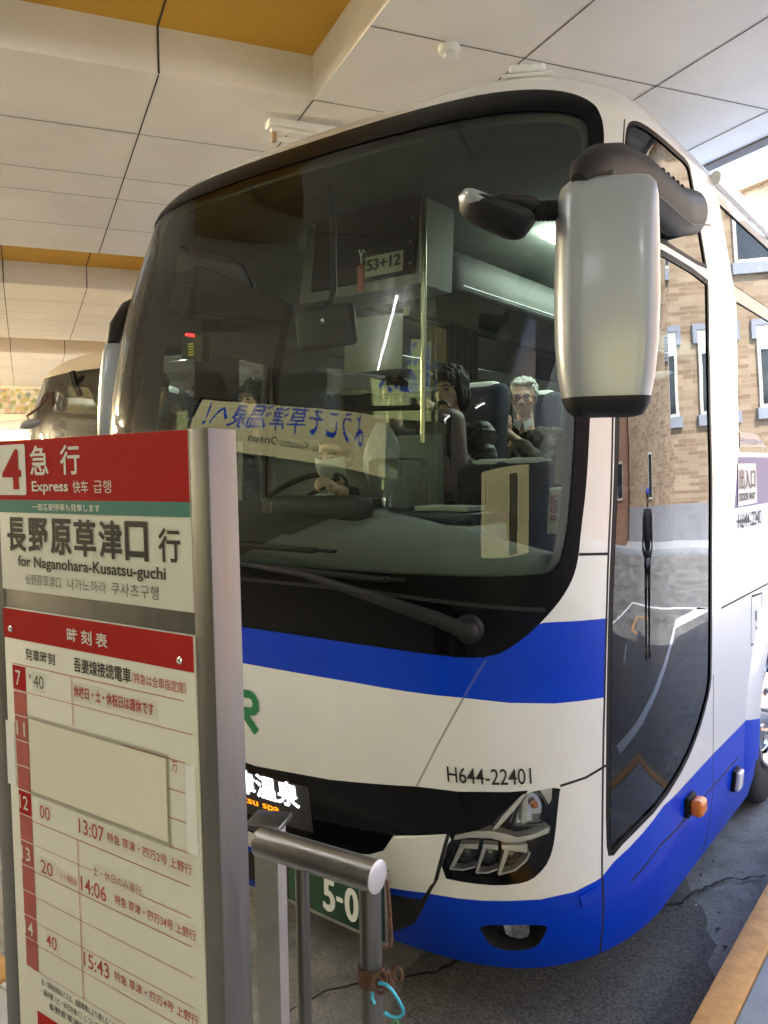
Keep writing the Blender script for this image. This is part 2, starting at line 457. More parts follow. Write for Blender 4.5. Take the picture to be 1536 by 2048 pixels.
# ceiling
CZ = 4.10; CH = .26; EDGE = 4.76; A0 = -11.0; B0 = -8.0; B1 = 22.6; CR = 1.69; CL = -.55
COF = [(3.72, 4.93), (9.04, 10.76), (14.89, 16.63)]
g = G(); CT = .02
bs = sorted([B0, B1] + [x for c in COF for x in c])
def inC(b): return any(c[0] - 1e-6 <= b < c[1] - 1e-6 for c in COF)
for i in range(len(bs) - 1):
    b0, b1 = bs[i], bs[i + 1]
    if inC(b0):
        g.quad(AB(CR, b0, CZ), AB(CR, b1, CZ), AB(EDGE, b1, CZ), AB(EDGE, b0, CZ), 0)
        zz = CZ + CH
        g.quad(AB(A0, b0, CZ), AB(A0, b1, CZ), AB(CL, b1, CZ), AB(CL, b0, CZ), 0)
        g.quad(AB(CL, b0, zz), AB(CL, b1, zz), AB(CR, b1, zz), AB(CR, b0, zz), 2)
        g.quad(AB(CL, b1, CZ), AB(CR, b1, CZ), AB(CR, b1, zz), AB(CL, b1, zz), 0)
        g.quad(AB(CL, b0, zz), AB(CR, b0, zz), AB(CR, b0, CZ), AB(CL, b0, CZ), 0)
        g.quad(AB(CL, b0, zz), AB(CL, b0, CZ), AB(CL, b1, CZ), AB(CL, b1, zz), 0)
        g.quad(AB(CR, b0, CZ), AB(CR, b0, zz), AB(CR, b1, zz), AB(CR, b1, CZ), 0)
    else:
        g.quad(AB(A0, b0, CZ), AB(A0, b1, CZ), AB(EDGE, b1, CZ), AB(EDGE, b0, CZ), 0)
def jA(b, a0, a1, z, w=.008): g.quad(AB(a0, b - w / 2, z), AB(a0, b + w / 2, z), AB(a1, b + w / 2, z), AB(a1, b - w / 2, z), 1)
def jB(a, b0, b1, z, w=.009): g.quad(AB(a - w / 2, b0, z), AB(a - w / 2, b1, z), AB(a + w / 2, b1, z), AB(a + w / 2, b0, z), 1)
per = 5.86
for k in range(-2, 4):
    for bb in (5.83, 6.72, 7.24, 8.12):
        b = bb + per * k
        if B0 < b < B1: jA(b, A0, EDGE, CZ - .002)
    for bb in (4.02, 4.93):
        b = bb + per * k
        if B0 < b < B1: jA(b, CR, EDGE, CZ - .002)
aj = [CR - .915 * k for k in range(-3, 14)]
for a in aj:
    if a > CR + .1:
        jB(a, B0, B1, CZ - .0035)
    else:
        for i in range(len(bs) - 1):
            b0, b1 = bs[i], bs[i + 1]
            if inC(b0):
                if a < CL + .05: jB(a, b0, b1, CZ - .0035)
                elif a < CR - .1:
                    jB(a, b0, b1, CZ + CH - .003, .012)
                    g.quad(AB(a - .006, b1 - .003, CZ), AB(a + .006, b1 - .003, CZ), AB(a + .006, b1 - .003, CZ + CH), AB(a - .006, b1 - .003, CZ + CH), 1)
            else: jB(a, b0, b1, CZ - .0035)
# roof deck above so that no sky leaks in, and the fascia along the open edge
ABbox(g, A0, EDGE - .005, B0, B1, CZ + CH + .05, CZ + CH + .45, 0)
ABbox(g, EDGE, EDGE + .11, B0, B1, CZ - .015, CZ + .9, 3)
ABbox(g, EDGE + .112, EDGE + .22, B0, B1, CZ + .03, CZ + .92, 4)
setp(link('ceiling', g, [M['ceil'], M['joint'], M['yellow'], M['dark'], M['ltgrey']], smooth=0), kind='structure')

# terminal walls (the side behind the camera, the far side and the end)
def shopwall(name, g, lab): return setp(link(name, g, [M['wallg'], M['dark']], smooth=0), lab, 'wall')
g = G(); ABbox(g, A0 - .2, A0, B0, B1, 0, 4.6)
setp(link('terminal_wall', g, [M['wallg'], M['dark']], smooth=0), 'long grey wall closing the far side of the bus terminal', 'wall')
g = G(); ABbox(g, A0, 13.0, B0 - .2, B0, 0, 6.2)
for k in range(5): ABbox(g, A0 + .8 + 2.3 * k, A0 + 2.4 + 2.3 * k, B0, B0 + .03, .1, 2.4, 1)
shopwall('terminal_wall', g, 'pale wall with dark doorways behind the waiting passengers')

# broken asphalt beside the kerb: a rough darker patch with a raised edge, loose chips and a long crack
M['asphalt_rough'] = pmat('broken_asphalt', (.12, .118, .115), .85, var=.75, vscale=90, bump=1.0, bscale=260, rvar=.15)
g = G(); rp = random.Random(5); P = []
for k in range(46):
    w = 2 * math.pi * k / 46; rad = 1 + .16 * math.sin(3 * w + 1) + rp.uniform(-.07, .07); P.append(BP(2.95 + .95 * rad * math.cos(w), .34 + .46 * rad * math.sin(w), .005))
cc = BP(2.95, .34, .012); rows = [[cc + (p - cc) * t + Vector((0, 0, rp.uniform(0, .008) if t < 1 else 0)) for p in P] for t in (1, .93, .8, .6, .4, .2, .02)]
g.grid(rows, close=True); setp(link('broken_asphalt', g, M['asphalt_rough'], smooth=60), kind='structure')
g = G()
for k in range(230):
    w = rp.uniform(0, 6.28); r_ = rp.random() ** .5 * 1.15; c = BP(2.95 + 1.0 * r_ * math.cos(w), .34 + .5 * r_ * math.sin(w), .010); s_ = rp.uniform(.003, .009)
    g.box(c, (s_ * 1.5, s_, s_ * .8), Matrix.Rotation(rp.uniform(0, 3), 3, 'Z'), 0, 1 if rp.random() < .05 else 0)
setp(link('gravel', g, [M['asphalt_rough'], M['white_line']], smooth=0), kind='stuff')
g = G(); cp_ = [(3.95, -.12), (3.75, .05), (3.5, .12), (3.3, .3), (3.05, .36), (2.75, .62), (2.5, .70), (2.2, .95), (1.9, 1.0)]; rows = []
fine = []
for (a0, l0), (a1, l1) in zip(cp_, cp_[1:]):
    for t in np.linspace(0, 1, 9)[:-1]: fine.append((a0 + (a1 - a0) * t + rp.uniform(-.012, .012), l0 + (l1 - l0) * t + rp.uniform(-.012, .012)))
for k, (a, l) in enumerate(fine): wd = .002 + .004 * rp.random(); rows.append([BP(a - wd, l - wd, .0155 if 1.9 < a < 4 else .009), BP(a + wd, l + wd, .0155)])
g.grid(rows); setp(link('road_crack', g, M['seam'] if 'seam' in M else M['dark'], smooth=0), kind='structure')

# ------------------------------------------------------------------ coach body surface: (s, q) -> world
PW = dict(AB=3.0612, D0=.8259, N=6.1397, BUL=.0381, ZS=3.0216, RF=.2914, RS=.4994)
_SBZ = np.array([.2, .3, .45, .8, 1.1, 1.5, 2.0, 2.5, PW['ZS']]); _SBV = np.array([.10, .05, .0, -.05, -.08, -.09, -.07, .03, .252])
_TBZ = np.array([.2, .32, .5, .9, 1.7, 2.2, 2.6, PW['ZS']]); _TBV = np.array([.05, .02, 0, 0, 0, .015, .027, .04])
def pchip(xs, ys, x):
    h = np.diff(xs); d = np.diff(ys) / h; m = np.zeros(len(xs)); m[0] = d[0]; m[-1] = d[-1]
    for i in range(1, len(xs) - 1):
        if d[i - 1] * d[i] > 0:
            w1 = 2 * h[i] + h[i - 1]; w2 = h[i] + 2 * h[i - 1]; m[i] = (w1 + w2) / (w1 / d[i - 1] + w2 / d[i])
    x = np.clip(x, xs[0], xs[-1]); i = np.clip(np.searchsorted(xs, x) - 1, 0, len(xs) - 2); t = (x - xs[i]) / h[i]
    return ys[i] * (1 + 2 * t) * (1 - t) ** 2 + m[i] * h[i] * t * (1 - t) ** 2 + ys[i + 1] * t * t * (3 - 2 * t) + m[i + 1] * h[i] * t * t * (t - 1)
QMAX = PW['ZS'] + PW['RF'] * np.pi / 2
_ph = np.linspace(0, np.pi, 2001); _c = np.cos(_ph); _l = np.sign(_c) * np.abs(_c) ** (2 / PW['N'])
_sh = np.sqrt(np.maximum(0, 1 - np.abs(_l) ** PW['N'])); _bb = 1 - _l * _l
_S = np.concatenate([[0], np.cumsum(np.hypot(np.diff(HW * _l), np.diff(PW['D0'] * _sh + PW['BUL'] * _bb)))])
ST = float(_S[-1])
_EA = np.array(EA); _EL = np.array(EL)
def surf(s, q, inset=0.0):
    s = np.asarray(s, float); q = np.asarray(q, float)
    z = np.minimum(q, PW['ZS']); ins = pchip(_TBZ, _TBV, z); sb = pchip(_SBZ, _SBV, z)
    t = np.clip((q - PW['ZS']) / (PW['RF'] * np.pi / 2), 0, 1) * np.pi / 2
    z = z + PW['RF'] * np.sin(t); ins = ins + PW['RS'] * (1 - np.cos(t)) + .10 * np.sin(t); sb = sb + PW['RF'] * (1 - np.cos(t)) + .2 * np.sin(t)
    sc = np.clip(s, 0, ST); l = np.interp(sc, _S, _l); sh = np.interp(sc, _S, _sh); b = np.interp(sc, _S, _bb)
    w = HW - ins
    a = PW['AB'] - (PW['D0'] - sb) * sh - PW['BUL'] * b + np.where(s < 0, -s, 0) + np.where(s > ST, s - ST, 0)
    e = LP + HW - l * w
    p = a[..., None] * _EA + e[..., None] * _EL
    p[..., 2] = z
    return p
def surfn(s, q):
    e = 2e-3; s = np.asarray(s, float); q = np.clip(np.asarray(q, float), .205, QMAX - .003)
    n = np.cross(surf(s, q + e) - surf(s, q - e), surf(s + e, q) - surf(s - e, q))
    n /= np.maximum(np.linalg.norm(n, axis=-1, keepdims=True), 1e-12)
    ref = surf(np.array(ST / 2), np.array(1.5)) ; 
    return n
_n0 = surfn(np.array(ST / 2), np.array(1.0)); NSGN = -1.0 if _n0 @ _EA > 0 else 1.0
def SP(s, q, off=0.0):
    """point on the body skin lifted by off"""
    p = surf(np.array(s), np.array(q)); n = surfn(np.array(s), np.array(q)) * NSGN
    return Vector(p + n * off)
def mirror_poly(P): return [(ST - s, q) for s, q in P][::-1]
def inpoly(P, x, y):
    P = np.asarray(P); r = np.zeros(len(x), bool); j = len(P) - 1
    for i in range(len(P)):
        xi, yi = P[i]; xj, yj = P[j]
        c = ((yi > y) != (yj > y)) & (x < (xj - xi) * (y - yi) / (yj - yi + 1e-15) + xi); r ^= c; j = i
    return r
def smoothpoly(P, it=1):
    for _ in range(it):
        Q = []
        for i in range(len(P)):
            a, b = P[i], P[(i + 1) % len(P)]
            Q += [(a[0] * .75 + b[0] * .25, a[1] * .75 + b[1] * .25), (a[0] * .25 + b[0] * .75, a[1] * .25 + b[1] * .75)]
        P = Q
    return P
def strip(P, w):
    """2-D polygon round an open polyline (a panel gap or trim line)"""
    A = [np.array(p, float) for p in P]; L, Rr = [], []
    for i in range(len(A)):
        t = A[min(i + 1, len(A) - 1)] - A[max(i - 1, 0)]; t /= np.hypot(*t); n = np.array([-t[1], t[0]])
        L.append(tuple(A[i] + n * w / 2)); Rr.append(tuple(A[i] - n * w / 2))
    return L + Rr[::-1]
def dens(P, d=.06):
    Q = []
    for i in range(len(P)):
        a = np.array(P[i]); b = np.array(P[(i + 1) % len(P)]); k = max(1, int(np.hypot(*(b - a)) / d))
        for j in range(k): Q.append(tuple(a + (b - a) * j / k))
    return Q

BL = 9.6      # straight side length behind the nose
CTR = ST / 2
def both(P): return [P, mirror_poly(P)]
# --- outlines in (s, q), traced on the skin -----------------------------------------------------------------
ws_half = [(CTR, 3.148), (1.431, 3.146), (1.048, 3.128), (.813, 3.104), (.674, 3.080), (.592, 3.047), (.541, 3.003), (.516, 2.955), (.505, 2.88), (.506, 2.5),
           (.509, 2.213), (.525, 1.987), (.544, 1.78), (.562, 1.666), (.576, 1.541), (.614, 1.465), (.690, 1.384), (.778, 1.311), (.869, 1.265), (1.118, 1.280), (1.548, 1.288), (CTR, 1.290)]
ws_out = ws_half + [(ST - s, q) for s, q in ws_half[-2:0:-1]]
wi_half = [(CTR, 3.035), (1.398, 3.03), (1.085, 3.013), (.814, 3.000), (.665, 2.99), (.602, 2.970), (.580, 2.93), (.573, 2.86), (.560, 2.209), (.579, 1.987), (.598, 1.782), (.613, 1.64), (.640, 1.545), (.68, 1.518), (1.112, 1.522), (CTR, 1.524)]
ws_in = wi_half + [(ST - s, q) for s, q in wi_half[-2:0:-1]]
wl_half = [(CTR, 1.466), (1.242, 1.461), (.949, 1.437), (.690, 1.412), (.60, 1.405), (.60, 1.25), (CTR, 1.25)]
ws_low = wl_half[:5] + wl_half[5:] + [(ST - .60, 1.25), (ST - .60, 1.405), (ST - .69, 1.412), (ST - .949, 1.437), (ST - 1.242, 1.461)]
st_half = [(CTR, 1.157), (1.312, 1.154), (.941, 1.145), (.804, 1.131), (.662, 1.118), (.474, 1.108)]
st_top = [(.455, 1.362), (.69, 1.373), (.9, 1.34), (CTR, 1.34)]
stripe = st_half + st_top + [(ST - s, q) for s, q in st_top[-2::-1]] + [(ST - s, q) for s, q in st_half[::-1][:-1]]
pb_half = [(CTR, .772), (1.452, .795), (1.113, .839), (.973, .842), (.817, .848), (.652, .853)]
bk_low = [(1.017, .695), (1.215, .650), (1.262, .585), (1.32, .557), (1.592, .498), (CTR, .49)]
hl = [(1.009, .697), (.931, .714), (.879, .741), (.847, .775), (.798, .821), (.771, .843), (.652, .853), (.661, .814), (.681, .680), (.703, .612), (.745, .567), (.788, .546), (.866, .537), (.965, .536), (1.062, .540)]
led_half = pb_half[:5] + [(.76, .85), (.79, .80), (.86, .72), (.94, .69), (1.0, .66)] + bk_low
led_panel = led_half + [(ST - s, q) for s, q in led_half[-2:0:-1]]
bb_half = [(-9.7, .664), (-.465, .656), (.131, .644), (.45, .55), (.508, .514), (.534, .508), (.624, .492), (.739, .486), (.844, .485), (1.004, .476), (1.126, .470), (1.263, .452), (1.556, .436), (CTR, .42)]
blue_low = bb_half + [(ST - s, q) for s, q in bb_half[-2::-1]] + [(ST + 9.7, .1), (-9.7, .1)]
gr_half = [(CTR, .40), (1.255, .426), (1.140, .440), (1.109, .474), (1.128, .415), (1.178, .329), (1.268, .262), (CTR, .25)]
grille = gr_half[:7] + [(CTR, .25)] + [(ST - s, q) for s, q in gr_half[6:0:-1]]
fog = [(.948, .395), (.713, .398), (.731, .348), (.766, .294), (.899, .290), (.928, .338)]
seam_panel = [(.462, .886), (.56, .862), (.655, .852)]
crease = [(.869, 1.265), (.899, 1.218), (.941, 1.145), (1.113, .839)]
corner_gap = [(1.017, .695), (1.070, .535), (1.11, .468), (1.128, .43)]
pillar_gap = [(.572, 1.575), (.448, 1.568)]
d_edge = [(.40, 3.0), (.400, 2.889), (.409, 2.220), (.426, 1.979), (.451, 1.568), (.473, 1.108), (.487, .881), (.507, .523), (.493, .21)]
door = [(.405, 3.03), (.400, 2.889), (.409, 2.22), (.426, 1.979), (.451, 1.568), (.473, 1.108), (.487, .881), (.507, .523), (.493, .19), (-.478, .19), (-.47, .44), (-.482, .535), (-.484, .985), (-.495, 1.6), (-.505, 2.3), (-.508, 2.66), (-.50, 3.03)]
qwin = [(.388, 2.70), (.392, 2.889), (.390, 2.960), (.372, 2.994), (.33, 3.008), (.265, 3.010), (.092, 3.000), (-.119, 3.003), (-.247, 3.006), (-.30, 2.98), (-.470, 2.66), (-.49, 2.629), (.09, 2.622), (.37, 2.628)]
dg_o = [(.385, 2.600), (-.488, 2.607), (-.495, 2.56), (-.478, 2.217), (-.468, 2.009), (-.462, 1.615), (-.462, 1.0), (-.435, .93), (-.341, .843), (-.24, .778), (-.116, .723), (.152, .656), (.382, .606), (.472, .56), (.485, .63), (.468, 1.0), (.452, 1.4), (.44, 1.6), (.415, 1.98), (.398, 2.22)]
def shrink(P, d):
    A = np.array(P); n = len(A); o = []
    ar = sum(A[i][0] * A[(i + 1) % n][1] - A[(i + 1) % n][0] * A[i][1] for i in range(n)); sg = 1 if ar > 0 else -1
    for i in range(n):
        t1 = A[i] - A[i - 1]; t2 = A[(i + 1) % n] - A[i]; t1 = t1 / np.hypot(*t1); t2 = t2 / np.hypot(*t2)
        n1 = np.array([-t1[1], t1[0]]) * sg; n2 = np.array([-t2[1], t2[0]]) * sg; b = n1 + n2; b /= max(np.hypot(*b), 1e-6); o.append(tuple(A[i] + b * d / max(b @ n1, .5)))
    return o
dg_i = shrink(dg_o, .018)
qw_i = shrink(qwin, .014)
band = [(-9.7, 1.655), (-.79, 1.655), (-.86, 1.86), (-.876, 1.882), (-9.7, 1.91)]
pillar = [(-.508, 3.02), (-.53, 3.02), (-.652, 2.95), (-.849, 2.64), (-.905, 2.40), (-.885, 2.17), (-.884, 1.89), (-.812, 1.68), (-.682, 1.435), (-.581, 1.238), (-.487, 1.15), (-.495, 1.6), (-.505, 2.3), (-.508, 2.66)]
win_up = [(-9.5, 2.945), (-.70, 2.945), (-.895, 2.645), (-9.5, 2.645)]
win_lo = [(-9.5, 2.575), (-.935, 2.575), (-.935, 2.4), (-.915, 2.17), (-.91, 1.905), (-9.5, 1.93)]
side_seam = [(-.60, 1.245), (-9.6, 1.254)]
low_seam = [(-.90, .523), (-.459, .520), (.16, .512), (.36, .45)]
ARC = (-1.81, .50)
def arch(r, a0=-20, a1=200, n=22): return [(ARC[0] + r * math.cos(R(a0 + (a1 - a0) * k / n)), ARC[1] + r * math.sin(R(a0 + (a1 - a0) * k / n))) for k in range(n + 1)]
arch_o = arch(.545) + [(ARC[0] - .53, .19), (ARC[0] + .53, .19)]
lip_pts = [(-1.0, .19), (-1.02, .45), (-1.015, .54), (-1.03, .64), (-1.1, .95), (-1.3, 1.16), (-1.6, 1.27), (-1.87, 1.30), (-2.3, 1.22), (-2.6, .95), (-2.7, .19)]
hatch = [(-1.135, 1.225), (-1.35, 1.215), (-1.345, .98), (-1.13, .995)]
shopL = [(ST + .35, 2.60), (ST + 9.5, 2.60), (ST + 9.5, 1.92), (ST + .45, 1.92), (ST + .2, 2.1)]

ws_out = smoothpoly(ws_out, 2); ws_in = smoothpoly(ws_in, 2); hl = smoothpoly(hl, 1); qwin = smoothpoly(qwin, 1); fog = smoothpoly(fog, 2)
qw_i = shrink(qwin, .014); dg_o = smoothpoly(dg_o, 1); dg_i = shrink(dg_o, .018)
_lh = [(1.242, 1.461), (.949, 1.437), (.700, 1.400), (.785, 1.318), (.875, 1.272), (1.118, 1.284), (1.548, 1.293)]
low_panel = [(CTR, 1.466)] + _lh + [(CTR, 1.296)] + [(ST - s, q) for s, q in _lh[::-1]]
PAINT = []        # (polygon, material slot) painter's order on the skin
def P_(poly, slot): PAINT.append((poly, slot))
SL = ['cream', 'blue', 'gblack', 'frit', 'rubber', 'seam', 'band', 'plastic', 'signw']
P_(blue_low, 'blue'); P_(stripe, 'blue'); P_(band, 'band')
for q in both([(-9.5, 2.985), (-.66, 2.985), (-.93, 2.62), (-.97, 2.4), (-.93, 1.9), (-9.5, 1.92)]): P_(q, 'band2')
SL.append('band2'); M['band2'] = pmat('window_frame_paint', (.30, .26, .24), .35, coat=.4, var=.05)
P_(pillar, 'cream')
P_(ws_out, 'frit'); P_(low_panel, 'gblack'); P_(led_panel, 'gblack'); P_(grille, 'plastic'); P_(mirror_poly(grille), 'plastic')
for q in both(dg_o) + both(qwin): P_(q, 'rubber')
for q in both(dg_i) + both(qw_i): P_(q, 'frit')
for L_ in (seam_panel, pillar_gap, side_seam, low_seam, d_edge):
    for q in both(strip(L_, .009)): P_(q, 'seam')
for q in both(strip(crease, .006)): P_(q, 'creasep')
SL.append('creasep'); M['creasep'] = pmat('painted_crease_shade', (.28, .27, .23), .5)  # shade of the crease painted on as a thin grey line, no real gap
P_(strip([(.869, 1.265), (.899, 1.218), (.941, 1.145)], .004), 'blue')
for q in both(strip(corner_gap, .012)): P_(q, 'seam')
P_(strip([(s, q) for s, q in wl_half[:4]], .012), 'seam'); P_(strip([(ST - s, q) for s, q in wl_half[:4]], .012), 'seam')
P_(strip([(-.484, .985), (-.482, .535), (-.47, .44), (-.478, .2)], .009), 'seam')
P_(strip(hatch + [hatch[0]], .012), 'seam')
P_(strip([(-9.5, 2.61), (-.90, 2.61)], .05), 'band2')
P_(strip([(-9.5, 2.645), (-.895, 2.645)], .008), 'seam'); P_(strip([(-9.5, 2.575), (-.935, 2.575)], .008), 'seam'); P_(strip([(-9.5, 2.948), (-.70, 2.948)], .008), 'seam')
HOLES = dict(windshield=[ws_in], headlight=both(hl), fog=both(fog), door_glass=both(shrink(dg_o, .022)), quarter=both(shrink(qwin, .018)),
             window_up=both(win_up), window_lo=both(win_lo), arch=both(arch_o))

# --- one conforming triangulation of the whole skin ----------------------------------------------------------
sg = np.unique(np.concatenate([np.arange(-BL, -1.2, .6), np.arange(-1.2, .2, .06), np.arange(.2, .9, .025), np.arange(.9, CTR, .045)]))
sg = np.unique(np.concatenate([sg, ST - sg]).round(4))
qg = np.concatenate([np.arange(.21, .5, .03), np.arange(.5, 2.9, .06), np.linspace(2.9, QMAX, 17)])
pts = [(s, q) for s in sg for q in qg]
loops = []
allp = [p for p, _ in PAINT] + [p for v in HOLES.values() for p in v] + [door, mirror_poly(door)] + [strip(lip_pts, .02)]
def clampq(P): return [(min(max(s, -BL), ST + BL), min(max(q, .21), QMAX)) for s, q in P]
V2 = [Vector(p) for p in pts]; E2 = []
for P in allp:
    P = dens(clampq(P), .08); o = len(V2); V2 += [Vector(p) for p in P]; E2 += [(o + i, o + (i + 1) % len(P)) for i in range(len(P))]
r_ = delaunay_2d_cdt(V2, E2, [], 0, 1e-5)
TV = np.array([v[:] for v in r_[0]]); TF = np.array([f for f in r_[2] if len(f) == 3])
cen = TV[TF].mean(1); cx, cy = cen[:, 0], cen[:, 1]
ar = np.abs(np.cross(TV[TF[:, 1]] - TV[TF[:, 0]], TV[TF[:, 2]] - TV[TF[:, 0]]))
ok = ar > 1e-9; TF = TF[ok]; cx = cx[ok]; cy = cy[ok]
slot = np.zeros(len(TF), int)
for P, s_ in PAINT: slot[inpoly(P, cx, cy)] = SL.index(s_)
P3 = surf(TV[:, 0], TV[:, 1]); N3 = surfn(TV[:, 0], TV[:, 1]) * NSGN
# the nose crease is only a painted line; the skin stays flush there
region = np.full(len(TF), '', dtype=object)
for k, v in HOLES.items():
    for P in v: region[inpoly(P, cx, cy)] = k
isdoor = inpoly(door, cx, cy)
tri = P3[TF]; fn = np.cross(tri[:, 1] - tri[:, 0], tri[:, 2] - tri[:, 0]); flip = np.einsum('ij,ij->i', fn, N3[TF].mean(1)) < 0
TF[flip] = TF[flip][:, ::-1]
BUS = root('coach_bus', BP(2.2, HW, 0), 'large cream and blue highway coach parked at the bay with its windshield facing the viewer', 'bus')
def skin(name, mask, parent, mats, slots=None, off=0.0, inward=False):
    F = TF[mask]; ids, inv = np.unique(F, return_inverse=True)
    g = G(); g.v = [tuple(p) for p in (P3[ids] + N3[ids] * off)]; F2 = inv.reshape(-1, 3)
    if inward: F2 = F2[:, ::-1]
    g.f = [tuple(f) for f in F2.tolist()]; g.m = (slots[mask].tolist() if slots is not None else [0] * len(F2))
    return link(name, g, mats, parent, smooth=180, normals=N3[ids] * (-1 if inward else 1))
SM = [M[s_] for s_ in SL]
body_mask = (region == '') & ~isdoor
body = skin('body', body_mask, BUS, SM, slot)
doorp = skin('door', (region == '') & isdoor, BUS, SM, slot)
setp(doorp, label='narrow front passenger door with tall dark glass')
skin('windshield', region == 'windshield', BUS, M['ws'], off=-.004)
skin('door_glass', (region == 'door_glass') & isdoor, doorp, M['sideglass'], off=-.005)
skin('quarter_window', (region == 'quarter') & isdoor, doorp, M['sideglass'], off=-.005)
skin('driver_window', ((region == 'door_glass') | (region == 'quarter')) & ~isdoor, BUS, M['sideglass'], off=-.005)
for nm, rg in (('upper_side_window', 'window_up'), ('lower_side_window', 'window_lo')):
    for sd in (True, False):
        k = (region == rg) & ((cx < CTR) == sd)
        skin(nm, k, BUS, M['sideglass'] if sd else M['ws'], off=-.004)
lin = skin('interior_lining', (region == '') & (cy > .7), BUS, M['lining'], off=-.05, inward=True)
# roof deck: closes the ring at QMAX with a gentle crown
g = G(); sgr = [s for s in sg if -BL <= s <= ST + BL]
half = [s for s in sgr if s <= CTR + 1e-6]
rows = []
for s in half:
    pr = surf(np.array(s), np.array(QMAX)); pl = surf(np.array(ST - s), np.array(QMAX))
    rows.append([Vector(pr * (1 - t) + pl * t) + Vector((0, 0, .05 * (1 - (2 * t - 1) ** 2))) for t in np.linspace(0, 1, 13)])
g.grid(rows)
link('roof', g, M['cream'], BUS, smooth=60)
# rear end wall, floor pan
g = G()
g.quad(*[Vector(surf(np.array(s), np.array(q))) for s, q in ((-BL, .21), (ST + BL, .21), (ST + BL, QMAX), (-BL, QMAX))])
link('rear_panel', g, M['cream'], BUS, smooth=0)
g = G(); g.box(BP(8.2, HW, .42), (9.6, 2.3, .06), Matrix((EA, EL, Vector((0, 0, 1)))).transposed()); link('floor_pan', g, M['dark'], BUS)

# ------------------------------------------------------------------ buildings across the street
M['brick'] = brick_mat('tan_brick', (.24, .155, .085), (.40, .30, .19), (.36, .29, .21), .42, .11)
M['brickr'] = brick_mat('red_brick', (.30, .15, .09), (.36, .19, .11), (.30, .2, .15))
M['bluestone'] = pmat('blue_grey_stone', (.27, .29, .325), .7, var=.08)
M['wframe'] = pmat('white_window_frame', (.60, .56, .49), .5, var=.05)
M['dglass'] = pmat('dark_window_glass', (.03, .035, .04), .08, var=.2)
M['slat'] = pmat('louvre_slat', (.34, .37, .42), .5)
M['greystone'] = pmat('grey_base_stone', (.26, .26, .27), .8, var=.12, vscale=3)
def facade_window(par, a, b, z0, z1, w, lintel=True, tall=True):
    g = G()
    for bb in (b - w / 2, b + w / 2): ABbox(g, a - .06, a + .02, bb - .035, bb + .035, z0, z1)
    ABbox(g, a - .058, a + .02, b - w / 2 + .036, b + w / 2 - .036, z0, z0 + .07); ABbox(g, a - .058, a + .02, b - w / 2 + .036, b + w / 2 - .036, z1 - .55 if tall else z1 - .07, z1)
    f = link('window', g, M['wframe'], par, smooth=0)
    g = G(); ABbox(g, a - .02, a + .01, b - w / 2 + .02, b + w / 2 - .02, z0 + .02, z1 - .02); link('pane', g, M['dglass'], f, smooth=0)
    if lintel:
        g = G(); ABbox(g, a - .08, a + .02, b - w / 2 - .14, b + w / 2 + .14, z1 + .003, z1 + .14); ABbox(g, a - .078, a + .02, b - w / 2 - .14, b - w / 2 - .04, z1 - .3, z1 + .001); ABbox(g, a - .078, a + .02, b + w / 2 + .04, b + w / 2 + .14, z1 - .3, z1 + .001)
        link('lintel', g, M['bluestone'], f, smooth=0)
        g = G(); ABbox(g, a - .1, a + .02, b - w / 2 - .1, b + w / 2 + .1, z0 - .26, z0 - .003); link('sill', g, M['bluestone'], f, smooth=0)
def louvre(par, a, b, z, w, h):
    g = G(); ABbox(g, a - .03, a + .01, b - w / 2, b + w / 2, z - h / 2, z + h / 2, 0)
    n = int(h / .07)
    for k in range(n): ABbox(g, a - .07, a - .028, b - w / 2 + .03, b + w / 2 - .03, z - h / 2 + .02 + k * h / n, z - h / 2 + .05 + k * h / n, 2)
    link('louvre_vent', g, [M['bluestone'], M['wframe'], M['slat']], par, smooth=0)
FA = 19.0
BR = root('brick_building', AB(FA, 8, 0), 'tan brick building across the street with narrow white windows', 'building')
g = G(); ABbox(g, FA, FA + 8, -1.7, 34, 1.0, 9.6); link('wall', g, M['brick'], BR, smooth=0, uvfn=lambda p: (p[0] * BV.x + p[1] * BV.y + .3 * (p[0] * AV.x + p[1] * AV.y), p[2]))
g = G(); ABbox(g, FA - .08, FA + 8, -1.74, 34, .1, 1.02); link('base', g, M['greystone'], BR, smooth=0)
g = G(); ABbox(g, FA - .25, FA + 8.2, -1.9, 34.2, 9.6, 9.95); link('roof', g, M['brick'], BR, smooth=0, uvfn=lambda p: (p[0], p[2]))
for b in (6.15, 7.45, 8.75, 10.5, 12.2, 14.4, 17, 20): facade_window(BR, FA, b, 3.4, 5.25, .75)
for b in (5.9, 8.4, 11, 14): facade_window(BR, FA, b, 6.7, 8.2, .8)
facade_window(BR, FA, 1.75, 1.25, 2.7, .55, False, False)
for b, z in ((5.3, 4.9), (9.6, 6.3), (3.2, 6.6)): louvre(BR, FA, b, z, .6, .6)
RB = root('brick_building', AB(17.4, -9, 0), 'redder brick building beside the tan one, with plain white windows', 'building')
g = G(); ABbox(g, 17.5, 26, -22, -1.95, .1, 9.2); link('wall', g, M['brickr'], RB, smooth=0, uvfn=lambda p: (p[0] * BV.x + p[1] * BV.y + .3 * (p[0] * AV.x + p[1] * AV.y), p[2]))
for b in (-2.9, -4.6, -7.5):
    for z in (1.35, 4.3): facade_window(RB, 17.5, b, z, z + 1.25, .8, False, False)
M['paletile'] = brick_mat('pale_tile', (.58, .54, .48), (.66, .62, .56), (.75, .74, .72), 1.2, .5)
M['paleblue'] = pmat('pale_blue_glass', (.34, .46, .62), .3)
FB = root('office_building', AB(14, 30, 0), 'wide pale tiled office building at the end of the street, seen through the coach windows', 'building')
